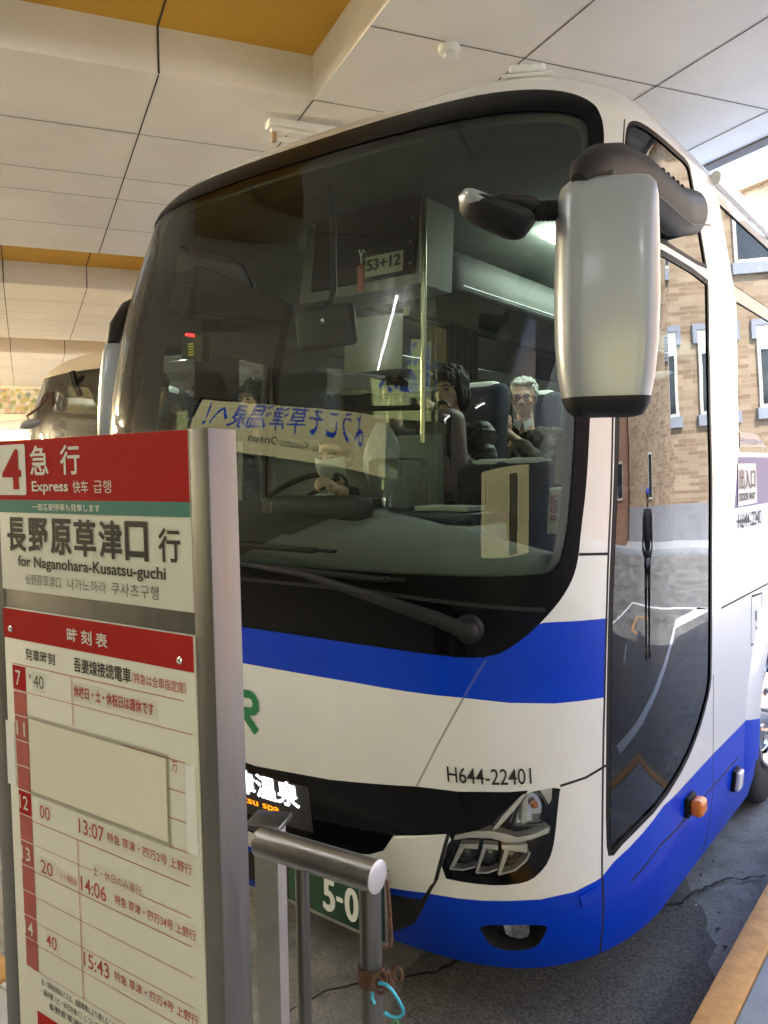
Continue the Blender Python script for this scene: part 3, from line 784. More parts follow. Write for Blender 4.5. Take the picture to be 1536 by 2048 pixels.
g = G(); ABbox(g, 5.6, 18.5, 29, 36, 0, 9.0); link('wall', g, M['paletile'], FB, smooth=0, uvfn=lambda p: (p[0] * AV.x + p[1] * AV.y, p[2]))
for z in (2.6, 5.4):
    for k in range(5):
        g = G(); ABbox(g, 6.4 + 2.4 * k, 8.2 + 2.4 * k, 28.9, 29.05, z, z + 1.5); w_ = link('window', g, M['paleblue'], FB, smooth=0)
g = G(); ABbox(g, 5.5, 18.6, 28.8, 36, 4.55, 4.9); link('ledge', g, M['wframe'], FB, smooth=0)

# ------------------------------------------------------------------ ceiling fittings
AB3 = Matrix((AV, BV, Vector((0, 0, 1)))).transposed()
def fixture(a, b, z, warm, strength, L=1.22, lab='fluorescent strip light on a white bracket under the ceiling', lit=True):
    t = root('ceiling_light', AB(a, b, z), lab, 'lamp', 'fluorescent strip lights')
    g = G(); g.box(AB(a, b, z - .03), (L + .06, .11, .05), AB3, .008)
    g.box(AB(a, b, z - .065), (L + .02, .05, .03), AB3, .01)
    link('bracket', g, M['white'], t)
    for sgn in (-1, 1):
        g = G(); g.box(AB(a + sgn * (L / 2 - .012), b, z - .11), (.03, .045, .06), AB3, .008); link('end_cap', g, M['fitting'], t)
    g = G(); g.cyl(AB(a - L / 2 + .03, b, z - .115), AB(a + L / 2 - .03, b, z - .115), .017, 14)
    link('tube', g, warm if lit else M['white'], t)
    return t
M['fitting'] = pmat('tan_fitting', (.42, .27, .17), .6)
fixture(2.12, 5.22, CZ - .03, M['tubedim'] if 'tubedim' in M else M['white'], 0, lab='fluorescent strip light just above the coach roof, white bracket and tan end', lit=False)
M['tube_far'] = emat('warm_tube', (1, .80, .50), 330)
M['tube_near'] = emat('neutral_tube', (.97, 1, 1), 7.5)
for a in (-8.3, -5.3):
    for b, z in ((14.0, CZ), (18.6, CZ), (21.5, CZ)):
        fixture(a, b, z, M['tube_far'], 0, lab='lit warm fluorescent strip light over the far bays')
fixture(-2.08, 2.53, CZ + .01, M['tube_near'], 0, 2.15, lab='long lit fluorescent strip light above the waiting platform')
fixture(-6.8, -3.2, CZ, M['tube_near'], 0, lab='lit fluorescent strip light over the wall with dark doorways')
fixture(-2.6, -4.2, CZ, M['tube_near'], 0, lab='lit fluorescent strip light over the wall with dark doorways')
fixture(1.2, -4.2, CZ, M['tube_near'], 0, lab='lit fluorescent strip light over the wall with dark doorways')

t = root('smoke_detector', AB(2.16, 4.06, CZ), 'round white smoke detector on a ceiling joint', 'smoke detector')
c = AB(2.16, 4.06, CZ)
g = G(); g.lathe(c, (0, 0, -1), [(0, .001), (0, .058), (.012, .060), (.03, .056), (.038, .045), (.04, .001)], 32); link('base', g, M['white'], t, smooth=40)
g = G(); g.lathe(c, (0, 0, -1), [(.04, .03), (.062, .028), (.066, .001)], 24)
for k in range(6):
    w = k * math.pi / 3; g.box(c + Vector((.034 * math.cos(w), .034 * math.sin(w), -.052)), (.006, .006, .028), bev=0)
link('sensor', g, M['white'], t)

# far left: bright mosaic mural over a pale wall
g = G(); ABbox(g, A0, 4.0, B1, B1 + .2, 0, 4.7); setp(link('end_wall', g, M['wallp'], smooth=0), 'pale end wall far beyond the parked buses', 'wall')
m, nt, b = _mat('mosaic')
v_ = nt.nodes.new('ShaderNodeTexVoronoi'); v_.inputs['Scale'].default_value = 11
tc = nt.nodes.new('ShaderNodeTexCoord'); nt.links.new(tc.outputs['Object'], v_.inputs['Vector'])
hs = nt.nodes.new('ShaderNodeSeparateColor'); nt.links.new(v_.outputs['Color'], hs.inputs[0])
rr = _ramp(nt, hs.outputs[0], [(0, (.40, .38, .28)), (.25, (.14, .18, .07)), (.45, (.40, .30, .12)), (.6, (.30, .18, .14)), (.8, (.45, .43, .36)), (1, (.10, .13, .14))])
nt.links.new(rr.outputs[0], b.inputs['Base Color']); M['mosaic'] = m
g = G(); ABbox(g, -10.6, 3.5, B1 - .09, B1 - .005, 3.42, 4.02); setp(link('mosaic_mural', g, M['mosaic'], smooth=0), 'bright mosaic mural strip high on the far end wall', 'mural')

# ------------------------------------------------------------------ backlit boards behind the viewer, mirrored in the windshield
M['lit_yellow'] = emat('backlit_yellow', (1, .89, .44), .34)
M['lit_pink'] = emat('backlit_pink', (1, .40, .5), .4)
M['sign_blue'] = pmat('sign_blue', (.01, .06, .38), .5)
M['lit_blue'] = emat('backlit_blue', (.02, .10, .75), .3)
t = root('welcome_board', AB(-4, 3.75, 2.3), 'long yellow backlit welcome board with blue writing, hung under the ceiling', 'board')
fnw = lambda a, x, y: AB(a, 2.5 + x, 2.28 + .10 * x + y * (1 + .10 * x))
g = G(); g.prism([fnw(-4.006, -.55, -.04), fnw(-4.006, 2.55, -.04), fnw(-4.006, 2.55, .86), fnw(-4.006, -.55, .86)], AV * -.12); link('box', g, M['dark'], t)
g = G(); g.quad(fnw(-4, -.5, 0), fnw(-4, 2.5, 0), fnw(-4, 2.5, .82), fnw(-4, -.5, .82)); link('panel', g, M['lit_yellow'], t, smooth=0)
fnb = lambda x, y: fnw(-3.99, x, y)
g = G(); text(g, 'ようこそ草津温泉へ！', fnb, .10, .26, 2.35, .82, .006); link('lettering', g, M['lit_blue'], t, smooth=0)
g = G(); text(g, 'Welcome to Kusatsu Onsen', fnb, .35, .12, 1.7, .20, .01); link('lettering', g, M['ink'], t, smooth=0)
g = G()
for k in range(26): g.sphere(AB(-3.985, 4.55 + random.gauss(.2, .12), 2.5 + random.gauss(.08, .07)), .045, (.2, .2, 1) , u=8, v=6)
link('flower_print', g, M['lit_pink'], t)
for bb in (2.9, 4.6): g = G(); g.cyl(AB(-4.06, bb, 3.05), AB(-4.06, bb, CZ), .012, 8); link('hanger', g, M['dark'], t)
gb0, gb1 = Vector((-.3, -2.5, 0)), Vector((3.3, -1.75, 0)); gx = (gb1 - gb0).normalized(); gl = (gb1 - gb0).length; gn = Vector((-gx.y, gx.x, 0))
t = root('notice_board', (gb0 + gb1) / 2, 'yellow backlit notice board standing behind the viewer', 'board')
g = G(); g.box((gb0 + gb1) / 2 - gn * .06 + Vector((0, 0, 1.75)), (gl + .1, .1, 1.3), Matrix((gx, gn, Vector((0, 0, 1)))).transposed(), .01)
for q in (.3, gl - .3): g.cyl(gb0 + gx * q - gn * .06 + Vector((0, 0, PT)), gb0 + gx * q - gn * .06 + Vector((0, 0, 1.2)), .03)
link('frame', g, M['dark'], t)
g = G(); fng = lambda x, y: gb0 + gx * x + gn * .004 + Vector((0, 0, 1.15 + y)); rect(g, fng, .03, .03, gl - .03, 1.2); link('panel', g, M['lit_yellow'], t, smooth=0)
g = G(); fn2 = lambda x, y: gb0 + gx * x + gn * .010 + Vector((0, 0, 1.15 + y))
for k in range(16):
    x0 = .35 + .2 * k; 
    if k in (9, 10, 11): rect(g, fn2, x0, .05, x0 + .17, 1.1)
    else: rect(g, fn2, x0, .2 + random.random() * .2, x0 + .025, 1.05)
link('printed_lines', g, M['dash_brown'] if 'dash_brown' in M else M['dashdark'], t, smooth=0)

# ------------------------------------------------------------------ coach: outside fittings
SQ3 = Matrix((EA, EL, Vector((0, 0, 1)))).transposed()
def spatch(g, P, off, m=None):
    P = dens(P, .03); g.add([SP(s, q, off) for s, q in P], [tuple(range(len(P)))], m)
def sprism(g, P, o0, o1, m=None, d=.03):
    P = dens(P, d); n = len(P); A = [SP(s, q, o0) for s, q in P]; B = [SP(s, q, o1) for s, q in P]
    g.add(A + B, [tuple(range(n - 1, -1, -1)), tuple(range(n, 2 * n))] + [(i, (i + 1) % n, n + (i + 1) % n, n + i) for i in range(n)], m)
def sline(g, P, w, o0, o1, m=None): sprism(g, strip(P, w), o0, o1, m)
def bowl(P, depth, inset, inner=True):
    """recess behind a hole in the skin"""
    g = G(); A = dens(P, .03); c = np.mean(np.array(A), 0); n = len(A)
    B = [tuple(c + (np.array(p) - c) * inset) for p in A]
    g.add([SP(s, q, -.002) for s, q in A] + [SP(s, q, -depth) for s, q in B], [(i, (i + 1) % n, n + (i + 1) % n, n + i) for i in range(n)] + [tuple(range(n, 2 * n))])
    return g
def headlight(mir):
    f = (lambda P: mirror_poly(P)) if mir else (lambda P: P)
    H = f(hl)
    h = link('headlight', bowl(H, .07, .93), M['gblack'], BUS)
    h['label'] = 'swept headlight with three lower lamps and round indicator'
    g = G()
    sprism(g, f([(0.6640, 0.8519), (0.7172, 0.8492), (0.7685, 0.8327), (0.8124, 0.7875), (0.8432, 0.7551), (0.8762, 0.7116), (0.8607, 0.7154), (0.8283, 0.7485), (0.7926, 0.7868), (0.7645, 0.8210), (0.7451, 0.8325), (0.7096, 0.8401), (0.6695, 0.8445)]), -.045, -.022)
    sprism(g, f([(1.0004, 0.6828), (0.9477, 0.7045), (0.8807, 0.7114), (0.8400, 0.7042), (0.7978, 0.6902), (0.7522, 0.6956), (0.6876, 0.7160), (0.6935, 0.6970), (0.7530, 0.6808), (0.7987, 0.6738), (0.8325, 0.6744), (0.8823, 0.6865), (0.9491, 0.6844), (1.0047, 0.6687)]), -.05, -.015)
    for P in ([(0.9905, 0.6421), (0.9708, 0.6466), (1.0186, 0.5623), (1.0303, 0.5619)], [(0.9125, 0.6479), (0.9019, 0.6453), (0.9345, 0.5629), (0.9422, 0.5654)], [(0.8419, 0.6462), (0.8267, 0.6429), (0.8598, 0.5635), (0.8705, 0.5647)]): sprism(g, f(P), -.055, -.018)
    for P in ([(1.0303, 0.5619), (0.9854, 0.5662), (0.9408, 0.5826)], [(0.9409, 0.5621), (0.9014, 0.5661), (0.8694, 0.5800)], [(0.8677, 0.5614), (0.8124, 0.5773), (0.7729, 0.6092), (0.7587, 0.6348)]): sline(g, f(P) if not mir else mirror_poly(P), .006, -.05, -.02)
    sprism(g, f([(0.7100, 0.8320), (0.6643, 0.8470), (0.6700, 0.7988), (0.6811, 0.7808), (0.6947, 0.8105)]), -.05, -.03)
    link('reflector', g, M['bright'], h)
    g = G()
    for P in ([(0.9882, 0.6509), (0.9241, 0.6602), (0.9301, 0.6412), (0.9924, 0.6384)], [(0.9102, 0.6597), (0.8610, 0.6591), (0.8621, 0.6424), (0.9112, 0.6446)], [(0.8503, 0.6594), (0.7636, 0.6601), (0.7683, 0.6322), (0.8496, 0.6461)]): sprism(g, f(P), -.05, -.025)
    link('lamp_block', g, M['frost'], h)
    for cu in (((0.9824, 0.6009)), ((0.8983, 0.6070)), ((0.8198, 0.6061))):
        s_, q_ = cu; s_ = ST - s_ if mir else s_
        n = SP(s_, q_, 0) - SP(s_, q_, -.05); g = G(); g.lathe(SP(s_, q_, -.062), n, [(0, .032), (.006, .031), (.016, .022), (.021, .001)], 20)
        link('projector_lamp', g, M['dglass'], h, smooth=60)
    ind = f([(0.7699, 0.8067), (0.7485, 0.8279), (0.7230, 0.8303), (0.6963, 0.8107), (0.6813, 0.7759), (0.6849, 0.7370), (0.6959, 0.7172), (0.7559, 0.7156), (0.8132, 0.7187), (0.7938, 0.7640)])
    g = G(); sprism(g, ind, -.06, -.056); link('indicator', g, M['chrome'], h)
    for P in ([(0.7672, 0.8000), (0.7491, 0.8181), (0.7586, 0.7241), (0.7775, 0.7221)], [(0.7962, 0.7477), (0.7828, 0.7683), (0.7914, 0.7229), (0.8038, 0.7217)], [(0.7212, 0.7368), (0.6881, 0.7391), (0.6940, 0.7218), (0.7254, 0.7192)]): g = G(); sprism(g, f(P), -.05, -.035); link('painted_glint', g, M['frost'], h)  # white strips added as painted highlights inside the indicator dome
    ic = np.mean(np.array(ind), 0); g = G(); g.sphere(SP(ic[0] - (.01 if not mir else -.01), ic[1] + .01, -.045), .013, u=16, v=10); link('indicator_bulb', g, M['amber'], h)
    g = G(); A = dens(ind, .02); c = np.mean(np.array(A), 0); rows = []
    for k, (sc, of) in enumerate(((1, -.05), (.97, -.035), (.85, -.022), (.6, -.014), (.25, -.011), (.01, -.010))): rows.append([SP(*(c + (np.array(p) - c) * sc), of) for p in A])
    g.grid(rows, close=True); link('indicator_dome', g, M['lens'], h, smooth=60)
    g = G(); k = inpoly(H, cx, cy); ids, inv = np.unique(TF[k], return_inverse=True)
    g.v = [tuple(p) for p in (P3[ids] - N3[ids] * .003)]; g.f = [tuple(x) for x in inv.reshape(-1, 3).tolist()]; g.m = [0] * len(g.f)
    link('lens', g, M['lens'], h, smooth=180, normals=N3[ids])
M['frost'] = pmat('frosted_clear', (.80, .81, .83), .2, var=.1, vscale=60, coat=.5)
headlight(False); headlight(True)
def foglamp(mir):
    f = (lambda P: mirror_poly(P)) if mir else (lambda P: P)
    h = link('fog_lamp', bowl(f(fog), .06, .86), M['plastic'], BUS)
    Pl = f([(0.8647, 0.3919), (0.7799, 0.3881), (0.7791, 0.3604), (0.7847, 0.3425), (0.8147, 0.3331), (0.8419, 0.3408), (0.8574, 0.3523)])
    g = G(); sprism(g, Pl, -.06, -.03); link('reflector', g, M['chrome'], h)
    g = G(); c = np.mean(np.array(Pl), 0); g.sphere(SP(c[0], c[1], -.03), .017, u=14, v=10); link('bulb', g, M['frost'], h)
    g = G(); sprism(g, Pl, -.012, -.008); link('lens', g, M['lens'], h)
foglamp(False); foglamp(True)

# raised white corner panel beside the headlight and the crease edge of the nose panel
g = G(); cp = [(1.2117, 0.6445), (1.0227, 0.6911), (1.0809, 0.5200), (1.1269, 0.4767), (1.2601, 0.4589)]
for q in both(cp): g = G(); sprism(g, q, -.01, .010); link('bumper_panel', g, M['cream'], BUS, smooth=20)
g = G(); tw = [(0.6072, 0.4761), (0.5354, 0.4908), (0.5270, 0.4510), (0.5956, 0.4356)]
for q in both(tw): g = G(); sprism(g, q, -.01, .006); link('towing_cover', g, M['blue'], BUS, smooth=20)

# destination display
g = G(); dsp = [(1.56, .635), (1.56, .745), (CTR, .74), (ST - 1.56, .745), (ST - 1.56, .635), (ST - 1.56, .575), (CTR, .568), (1.56, .575)]; spatch(g, dsp, .002)
disp = link('destination_display', g, M['ledback'] if 'ledback' in M else M['screen'], BUS)
def fskin(s0, q0, off=.0035): return lambda x, y: SP(s0 - x, q0 + y, off)
g = G(); text(g, '草津温泉', fskin(2.035, .653), 0, 0, .425, .092, .016); link('lettering', g, M['ledw'], disp, smooth=0)
g = G(); text(g, 'Kusatsu spa', fskin(2.02, .606), 0, 0, .305, .036, .012); link('lettering', g, M['ledo'], disp, smooth=0)
# green company logo, fleet number, licence plate
g = G(); fl = lambda x, y: SP(x, y, .003)
def arc(c, rx, ry, a0, a1, n=9): return [(c[0] + rx * math.cos(R(a0 + (a1 - a0) * k / n)), c[1] + ry * math.sin(R(a0 + (a1 - a0) * k / n))) for k in range(n + 1)]
stroke(g, fl, [(1.955, .905), (1.955, 1.046), (1.82, 1.046)] + arc((1.805, 1.015), .027, .031, 90, -90)[::1][0:0] + [(1.800, 1.046), (1.785, 1.038), (1.776, 1.020), (1.778, 1.000), (1.790, .986), (1.81, .981), (1.925, .981)], .030)
stroke(g, fl, [(1.838, .966), (1.786, .906)], .036)
stroke(g, fl, [(2.005, 1.06), (2.005, .95), (2.018, .928), (2.04, .919), (2.115, .919)], .030)
link('logo', g, M['green'], BUS, smooth=0)
g = G(); text(g, 'H644-22401', fskin(1.004, .872), 0, 0, .256, .052, .004); link('fleet_number', g, M['ink'], BUS, smooth=0)
t = root('number_plate', (0, 0, 0)); t.parent = BUS
pc = SP(1.515, .30, .06); pn = Vector((-EA.x, -EA.y, 0)); pxx = -EL
P0 = BP(2.2, 0, 0) + (pc - BP(2.2, 0, 0)).dot(EL) * EL
pl0 = Vector((-0.0151, 2.5919, 0.3492)); 
pex = (Vector((-0.1010, 2.6515, 0.3396)) - Vector((-0.3837, 2.8904, 0.3103))).normalized(); pex.z = 0; pex.normalize(); pny = Vector((pex.y, -pex.x, 0))
if pny.dot(EA) > 0: pny = -pny
orig = pl0 - pex * .445
fp = lambda x, y: orig + pex * x + Vector((0, 0, y)) + pny * .004
g = G(); g.box(orig + pex * .22 + Vector((0, 0, .11)), (.44, .006, .22), Matrix((pex, pny, Vector((0, 0, 1)))).transposed(), .002); pl = link('plate', g, M['plate'], t)
g = G(); fp0 = lambda x, y: orig + pex * x + Vector((0, 0, y)) + pny * .006
g2 = G()
text(g2, '群馬 200', fp, .11, .150, .33, .200, .012); text(g2, 'か', fp, .035, .06, .075, .10, .012)
text(g2, '5', fp, .175, .022, .225, .132, .035); text(g2, '-', fp, .236, .07, .262, .084, .03); text(g2, '0', fp, .275, .022, .33, .132, .035)
link_split('lettering', g2, M['white'], t)
g = G()
for y in (-.006, .226): g.box(orig + pex * .22 + Vector((0, 0, y)) - pny * .002, (.47, .012, .012), Matrix((pex, pny, Vector((0, 0, 1)))).transposed(), .003)
for x in (-.01, .45): g.box(orig + pex * x + Vector((0, 0, .11)) - pny * .002, (.012, .012, .22), Matrix((pex, pny, Vector((0, 0, 1)))).transposed(), .003)
g.box(orig + pex * .22 + Vector((0, 0, .11)) - pny * .06, (.3, .1, .12), Matrix((pex, pny, Vector((0, 0, 1)))).transposed())
link('plate_holder', g, M['steel'], t)

# wipers
def wiper(s_p, q_p, arm, blade, off=.05):
    w = root('wiper', SP(s_p, q_p, 0)); w.parent = BUS; w.location = SP(s_p, q_p, 0) - BUS.location
    n = SP(s_p, q_p, .05) - SP(s_p, q_p, 0)
    g = G(); g.lathe(SP(s_p, q_p, 0), n, [(0, .046), (.008, .044), (.012, .036), (.04, .032), (.052, .024), (.055, .001)], 28); link('pivot_cover', g, M['plastic'], w, smooth=50)
    g = G(); g.tube([SP(*p, off + .012 * k) for k, p in enumerate(arm)], [(.012, .024), (.012, .023), (.010, .018), (.008, .011), (.006, .008)][:len(arm)], 12, up=n); link('arm', g, M['plastic'], w, smooth=50)
    b0, b1 = np.array(blade[0]), np.array(blade[1]); bp = [tuple(b0 + (b1 - b0) * k / 16) for k in range(17)]
    g = G(); g.tube([SP(*p, .020) for p in bp], (.016, .006), 6, up=n); g.tube([SP(*p, .034) for p in bp[1:-1]], (.006, .010), 8, up=n)
    for k in range(1, 16, 2): g.tube([SP(*bp[k], .02), SP(*bp[k], .036)], .010, 6)
    link('blade', g, M['rubber'], w)
wiper(*(0.9186, 1.3595), [(0.9186, 1.3595), (1.0005, 1.3998), (1.2081, 1.4588), (1.4514, 1.5128), (1.7745, 1.5390)], [(1.1123, 1.5034), (2.05, 1.535)])
wiper(ST - .908 + .25, 1.345, [(ST - .66, 1.345), (ST - .72, 1.36), (ST - .95, 1.45), (ST - 1.2, 1.52), (ST - 1.42, 1.58)], [(1.3745, 1.5843), (2.6, 1.60)])

# roof marker lamps, rain rail, air-conditioner housing, hatch ribs
g = G(); rl = [(0.8709, 3.1486), (0.7956, 3.1520), (0.6844, 3.1613)]
def rooflamp(s0, s1, q):
    a, b = SP(s0, q, .02), SP(s1, q, .02); d = (b - a); L = d.length; d.normalize(); n = (SP((s0 + s1) / 2, q, .1) - SP((s0 + s1) / 2, q, 0)).normalized(); w = n.cross(d)
    rt = Matrix((d, w, n)).transposed(); g = G(); g.box((a + b) / 2 + n * -.012, (L + .05, .07, .014), rt, .005)
    f = link('roof_lamp', g, M['white'], BUS); g = G(); g.box((a + b) / 2 + n * .008, (L, .045, .03), rt, .011, seg=3); link('lens', g, M['frost'], f)
rooflamp(.84, .64, 3.26)
g = G(); P = []
for s in np.linspace(-.62, -9.4, 40): P.append(SP(s, 3.035, .012))
g.tube(P, (.030, .022), 10); link('roof_rail', g, M['cream'], BUS, smooth=60)
g = G()
for sx in (1, -1):
    pass
def hump():
    rows = []
    for a, sc, h in ((4.75, .90, .02), (4.78, .93, .11), (4.9, .96, .19), (5.2, 1, .24), (8.6, 1, .24), (8.9, .97, .2), (9.0, .93, .02)):
        r = []
        for k in range(25):
            t = -1 + 2 * k / 24; L = HW + t * .98 * sc; e = (1 - abs(t) ** 7)
            r.append(BP(a, L, 3.31 + .05 * (1 - t * t) + h * max(e, 0) ** .5))
        rows.append(r)
    g.grid(rows)
hump(); link('air_conditioner', g, M['cream'], BUS, smooth=50)

# side: marker lamps, hatch pull, lettering, window stickers
def marker(s, q, w, h, d, big):
    n = (SP(s, q, .1) - SP(s, q, 0)).normalized(); t = (SP(s + .05, q, 0) - SP(s, q, 0)).normalized(); b = n.cross(t); rt = Matrix((t, b, n)).transposed()
    g = G(); g.box(SP(s, q, .008), (w + .012, h + .012, .02), rt, .006); f = link('side_marker', g, M['rubber'], BUS)
    g = G(); g.box(SP(s, q, .015 + d / 2), (w, h, d), rt, min(w, h, d) * .38, seg=4); link('lens', g, M['amber'] if big else M['frost'], f, smooth=60)
marker(-.136, .561, .085, .065, .05, True); marker(-.83, .445, .075, .085, .02, False)
g = G(); hx = [(-1.215, 1.145), (-1.235, 1.145), (-1.235, 1.095), (-1.215, 1.095)]; spatch(g, hx, .003); spatch(g, [(-1.225, 1.07), (-1.245, 1.065), (-1.24, 1.05), (-1.22, 1.055)], .003); link('hatch_lock', g, M['ink'], BUS, smooth=0)
g = G(); pdw = [(-.866, 1.853), (-1.206, 1.853), (-1.226, 1.666), (-.864, 1.662)]; spatch(g, pdw, .003)
dw = link('doorway_sign', g, M['white'], BUS, smooth=0)
g = G(); text(g, '出入口', lambda x, y: SP(-.885 - x, 1.735 + y, .005), 0, 0, .30, .095, .02); link('lettering', g, M['brownink'], dw, smooth=0)
g = G(); text(g, 'DOOR WAY', lambda x, y: SP(-.885 - x, 1.685 + y, .005), 0, 0, .30, .034, .03); link('lettering', g, M['dark'], dw, smooth=0)
g = G(); text(g, 'H644-22401', lambda x, y: SP(-.857 - x, 1.56 + y, .004), 0, 0, .49, .07, .02); link('fleet_number', g, M['dark'], BUS, smooth=0)
g = G(); spatch(g, [(-.915, 1.995), (-1.176, 1.997), (-1.277, 1.985), (-1.42, 1.935), (-.915, 1.925)], .003); st_ = link('window_sticker', g, M['tan'], BUS, smooth=0)
g = G(); text(g, 'デリシ バスカード', lambda x, y: SP(-.93 - x, 1.94 + y, .005), 0, 0, .40, .03, .01); link('lettering', g, M['sign_blue'], st_, smooth=0)

# wheel-arch flare and front wheel
g = G(); rows = [[], [], [], []]
for k in range(31):
    an = R(-8 + 196 * k / 30); c, s = math.cos(an), math.sin(an)
    for j, (r, o) in enumerate(((.80, -.001), (.77, .008), (.56, .014), (.545, -.06))):
        ss, qq = ARC[0] + r * c, max(ARC[1] + r * s, .21); rows[j].append(SP(ss, qq, o))
nb = len(rows[0])
g.grid(rows)
fm = [0] * len(g.f)
for i, f in enumerate(g.f):
    zc = sum(g.v[k][2] for k in f) / 4; fm[i] = 1 if zc < .66 else 0
g.m = fm
link('wheel_arch', g, [M['cream'], M['blue']], BUS, smooth=40)
def wheel(a, side):
    L = .05 if side > 0 else 2 * HW - .05; ax = -EL if side > 0 else EL
    c = BP(a, L, .50); w = root('wheel', c); w.parent = BUS; w.location = c - BUS.location
    g = G(); g.lathe(c, ax, [(-.27, .30), (-.27, .44), (-.25, .482), (-.2, .495), (-.06, .497), (-.02, .485), (.0, .455), (.006, .40), (.0, .33), (-.02, .295)], 56); link('tyre', g, M['tyre'], w, smooth=40)
    g = G(); g.lathe(c, ax, [(-.02, .297), (.002, .29), (0, .275), (-.03, .262), (-.05, .24), (-.02, .20), (.0, .15), (.03, .13), (.05, .10), (.055, .001)], 48); link('rim', g, M['alloy'], w, smooth=40)
    u_ = EA; v_ = Vector((0, 0, 1))
    if side > 0 and a < 8:
        for k in range(10):
            w_ = 2 * math.pi * k / 10; p = c + (u_ * math.cos(w_) + v_ * math.sin(w_)) * .235 - ax * .042
            g = G(); g.lathe(p, ax, [(.012, .001), (.014, .022), (.004, .026)], 14); link('rim_hole', g, M['seam'], w)
        for k in range(10):
            w_ = 2 * math.pi * (k + .5) / 10; p = c + (u_ * math.cos(w_) + v_ * math.sin(w_)) * .168 + ax * -.012; g = G(); g.cyl(p, p + ax * .035, .016, 6); link('wheel_nut', g, M['chrome'], w)
for a in (PW['AB'] + 1.82, 10.6):
    for sd in (1, -1): wheel(a, sd)

# near-side mirror: silver housing, thick arm, kerb mirror pod
mwx = Vector((.988, -.142, 0)).normalized(); mn = Vector((-.142, -.988, 0)).normalized(); MD = 2.2
mir = root('side_mirror', Vector((0.5911, 2.2236, 2.2816))); mir.parent = BUS; mir.location = Vector((0.5911, 2.2236, 2.2816)) - BUS.location
def mshell(levels, pw=5.0, tb=.095, tf=.045):
    rows = []
    for (zc, x0, x1, t) in levels:
        cx_, hw = (x0 + x1) / 2, (x1 - x0) / 2; r = []
        for k in range(36):
            w = 2 * math.pi * k / 36; cs, sn = math.cos(w), math.sin(w)
            x = cx_ + hw * math.copysign(abs(cs) ** (2 / pw), cs); y = math.copysign(abs(sn) ** (2 / 2.6), sn)
            d = (tb if y > 0 else tf) * t * y
            r.append(MC + mwx * x + mn * d + Vector((0, 0, zc)))
        rows.append(r)
    return rows
MC = Vector((0.5911, 2.2236, 2.2816)); k_ = 2.2 / 1677
lv = [(365, 1165, 1275, .25), (367, 1150, 1287, .5), (373, 1135, 1299, .75), (385, 1122, 1307, .92), (410, 1115, 1311, 1), (500, 1112, 1313, 1.05), (600, 1110, 1314, 1.05), (690, 1111, 1311, 1.0), (750, 1116, 1305, .92), (780, 1121, 1300, .87), (803, 1127, 1295, .83)]
g = G(); g.grid(mshell([((600 - v) * k_, (a - 1212) * k_, (b - 1212) * k_, t) for v, a, b, t in lv]), close=True); n_ = len(g.v); g.add([g.v[i] for i in range(36)], [tuple(range(35, -1, -1))])
link('housing', g, M['silver'], mir, smooth=60)
lv2 = [(796, 1124, 1299, .88), (806, 1127, 1296, .86), (818, 1134, 1290, .75), (830, 1146, 1282, .5), (834, 1165, 1265, .1)]
g = G(); g.grid(mshell([((600 - v) * k_, (a - 1212) * k_, (b - 1212) * k_, t * 1.02) for v, a, b, t in lv2], tb=.1, tf=.06), close=True); link('lower_trim', g, M['plastic'], mir, smooth=60)
g = G(); gl_ = [((600 - v) * k_, (a - 1212) * k_, (b - 1212) * k_, .9) for v, a, b in ((385, 1130, 1300), (500, 1118, 1306), (690, 1118, 1304), (790, 1130, 1290))]
g.add([MC + mwx * x - mn * .052 + Vector((0, 0, z)) for z, a, b, t in gl_ for x in (a, b)], [(0, 1, 3, 2), (2, 3, 5, 4), (4, 5, 7, 6)]); link('mirror_glass', g, M['chrome'], mir, smooth=0)
# arm
ap = [SP(*(-0.1720, 2.7698), .0), SP(*(-0.1231, 2.7657), .05), Vector((0.9721, 2.8237, 2.6893)), Vector((0.8781, 2.6833, 2.6850)), Vector((0.7558, 2.4927, 2.6776)), Vector((0.6511, 2.3419, 2.6629)), Vector((0.5744, 2.2403, 2.6331)), Vector((0.5240, 2.1784, 2.5942)), Vector((0.5061, 2.1571, 2.5671))]
g = G(); g.tube(ap, [(.068, .045), (.078, .052), (.082, .056), (.080, .058), (.076, .058), (.066, .054), (.054, .050), (.040, .040), (.020, .02)], 20, up=(0, 0, 1)); arm = link('arm', g, M['greyplastic'], mir, smooth=60)
for k in range(7):
    t = k / 6; p = Vector((0.8917, 2.6769, 2.7614)) * (1 - t) + Vector((1.0770, 2.9478, 2.7733)) * t; g = G(); g.sphere(p, .011, (.8, .8, 1.7), u=10, v=8); link('vent_slot', g, M['ink'], mir)
g = G(); g.tube([p + Vector((0, 0, -.055)) - EL * .062 for p in ap[1:5]], .003, 6); link('joint_line', g, M['ink'], mir)
g = G(); g.tube([Vector((0.5700, 2.2391, 2.6070)), Vector((0.5735, 2.2376, 2.5768))], .05, 16); link('pivot', g, M['plastic'], mir)
g = G(); bp_ = [Vector((0.3900, 2.2044, 2.5087)) + (Vector((0.4768, 2.2348, 2.5180)) - Vector((0.3900, 2.2044, 2.5087))) * t for t in np.linspace(0, 1, 15)]
g.tube(bp_, [.022 if k % 2 else .027 for k in range(15)], 14); link('bellows', g, M['rubber'], mir, smooth=60)
pod = root('kerb_mirror', Vector((0.3122, 2.2039, 2.4996))); pod.parent = BUS; pod.location = Vector((0.3122, 2.2039, 2.4996)) - BUS.location
pxa = (Vector((0.3971, 2.2023, 2.4659)) - Vector((0.2068, 2.2058, 2.5400))).normalized(); pyb = Vector((0, 1, 0)); pyb = (pyb - pxa * pyb.dot(pxa)).normalized(); pzc = pxa.cross(pyb)
if pzc.z < 0: pzc = -pzc
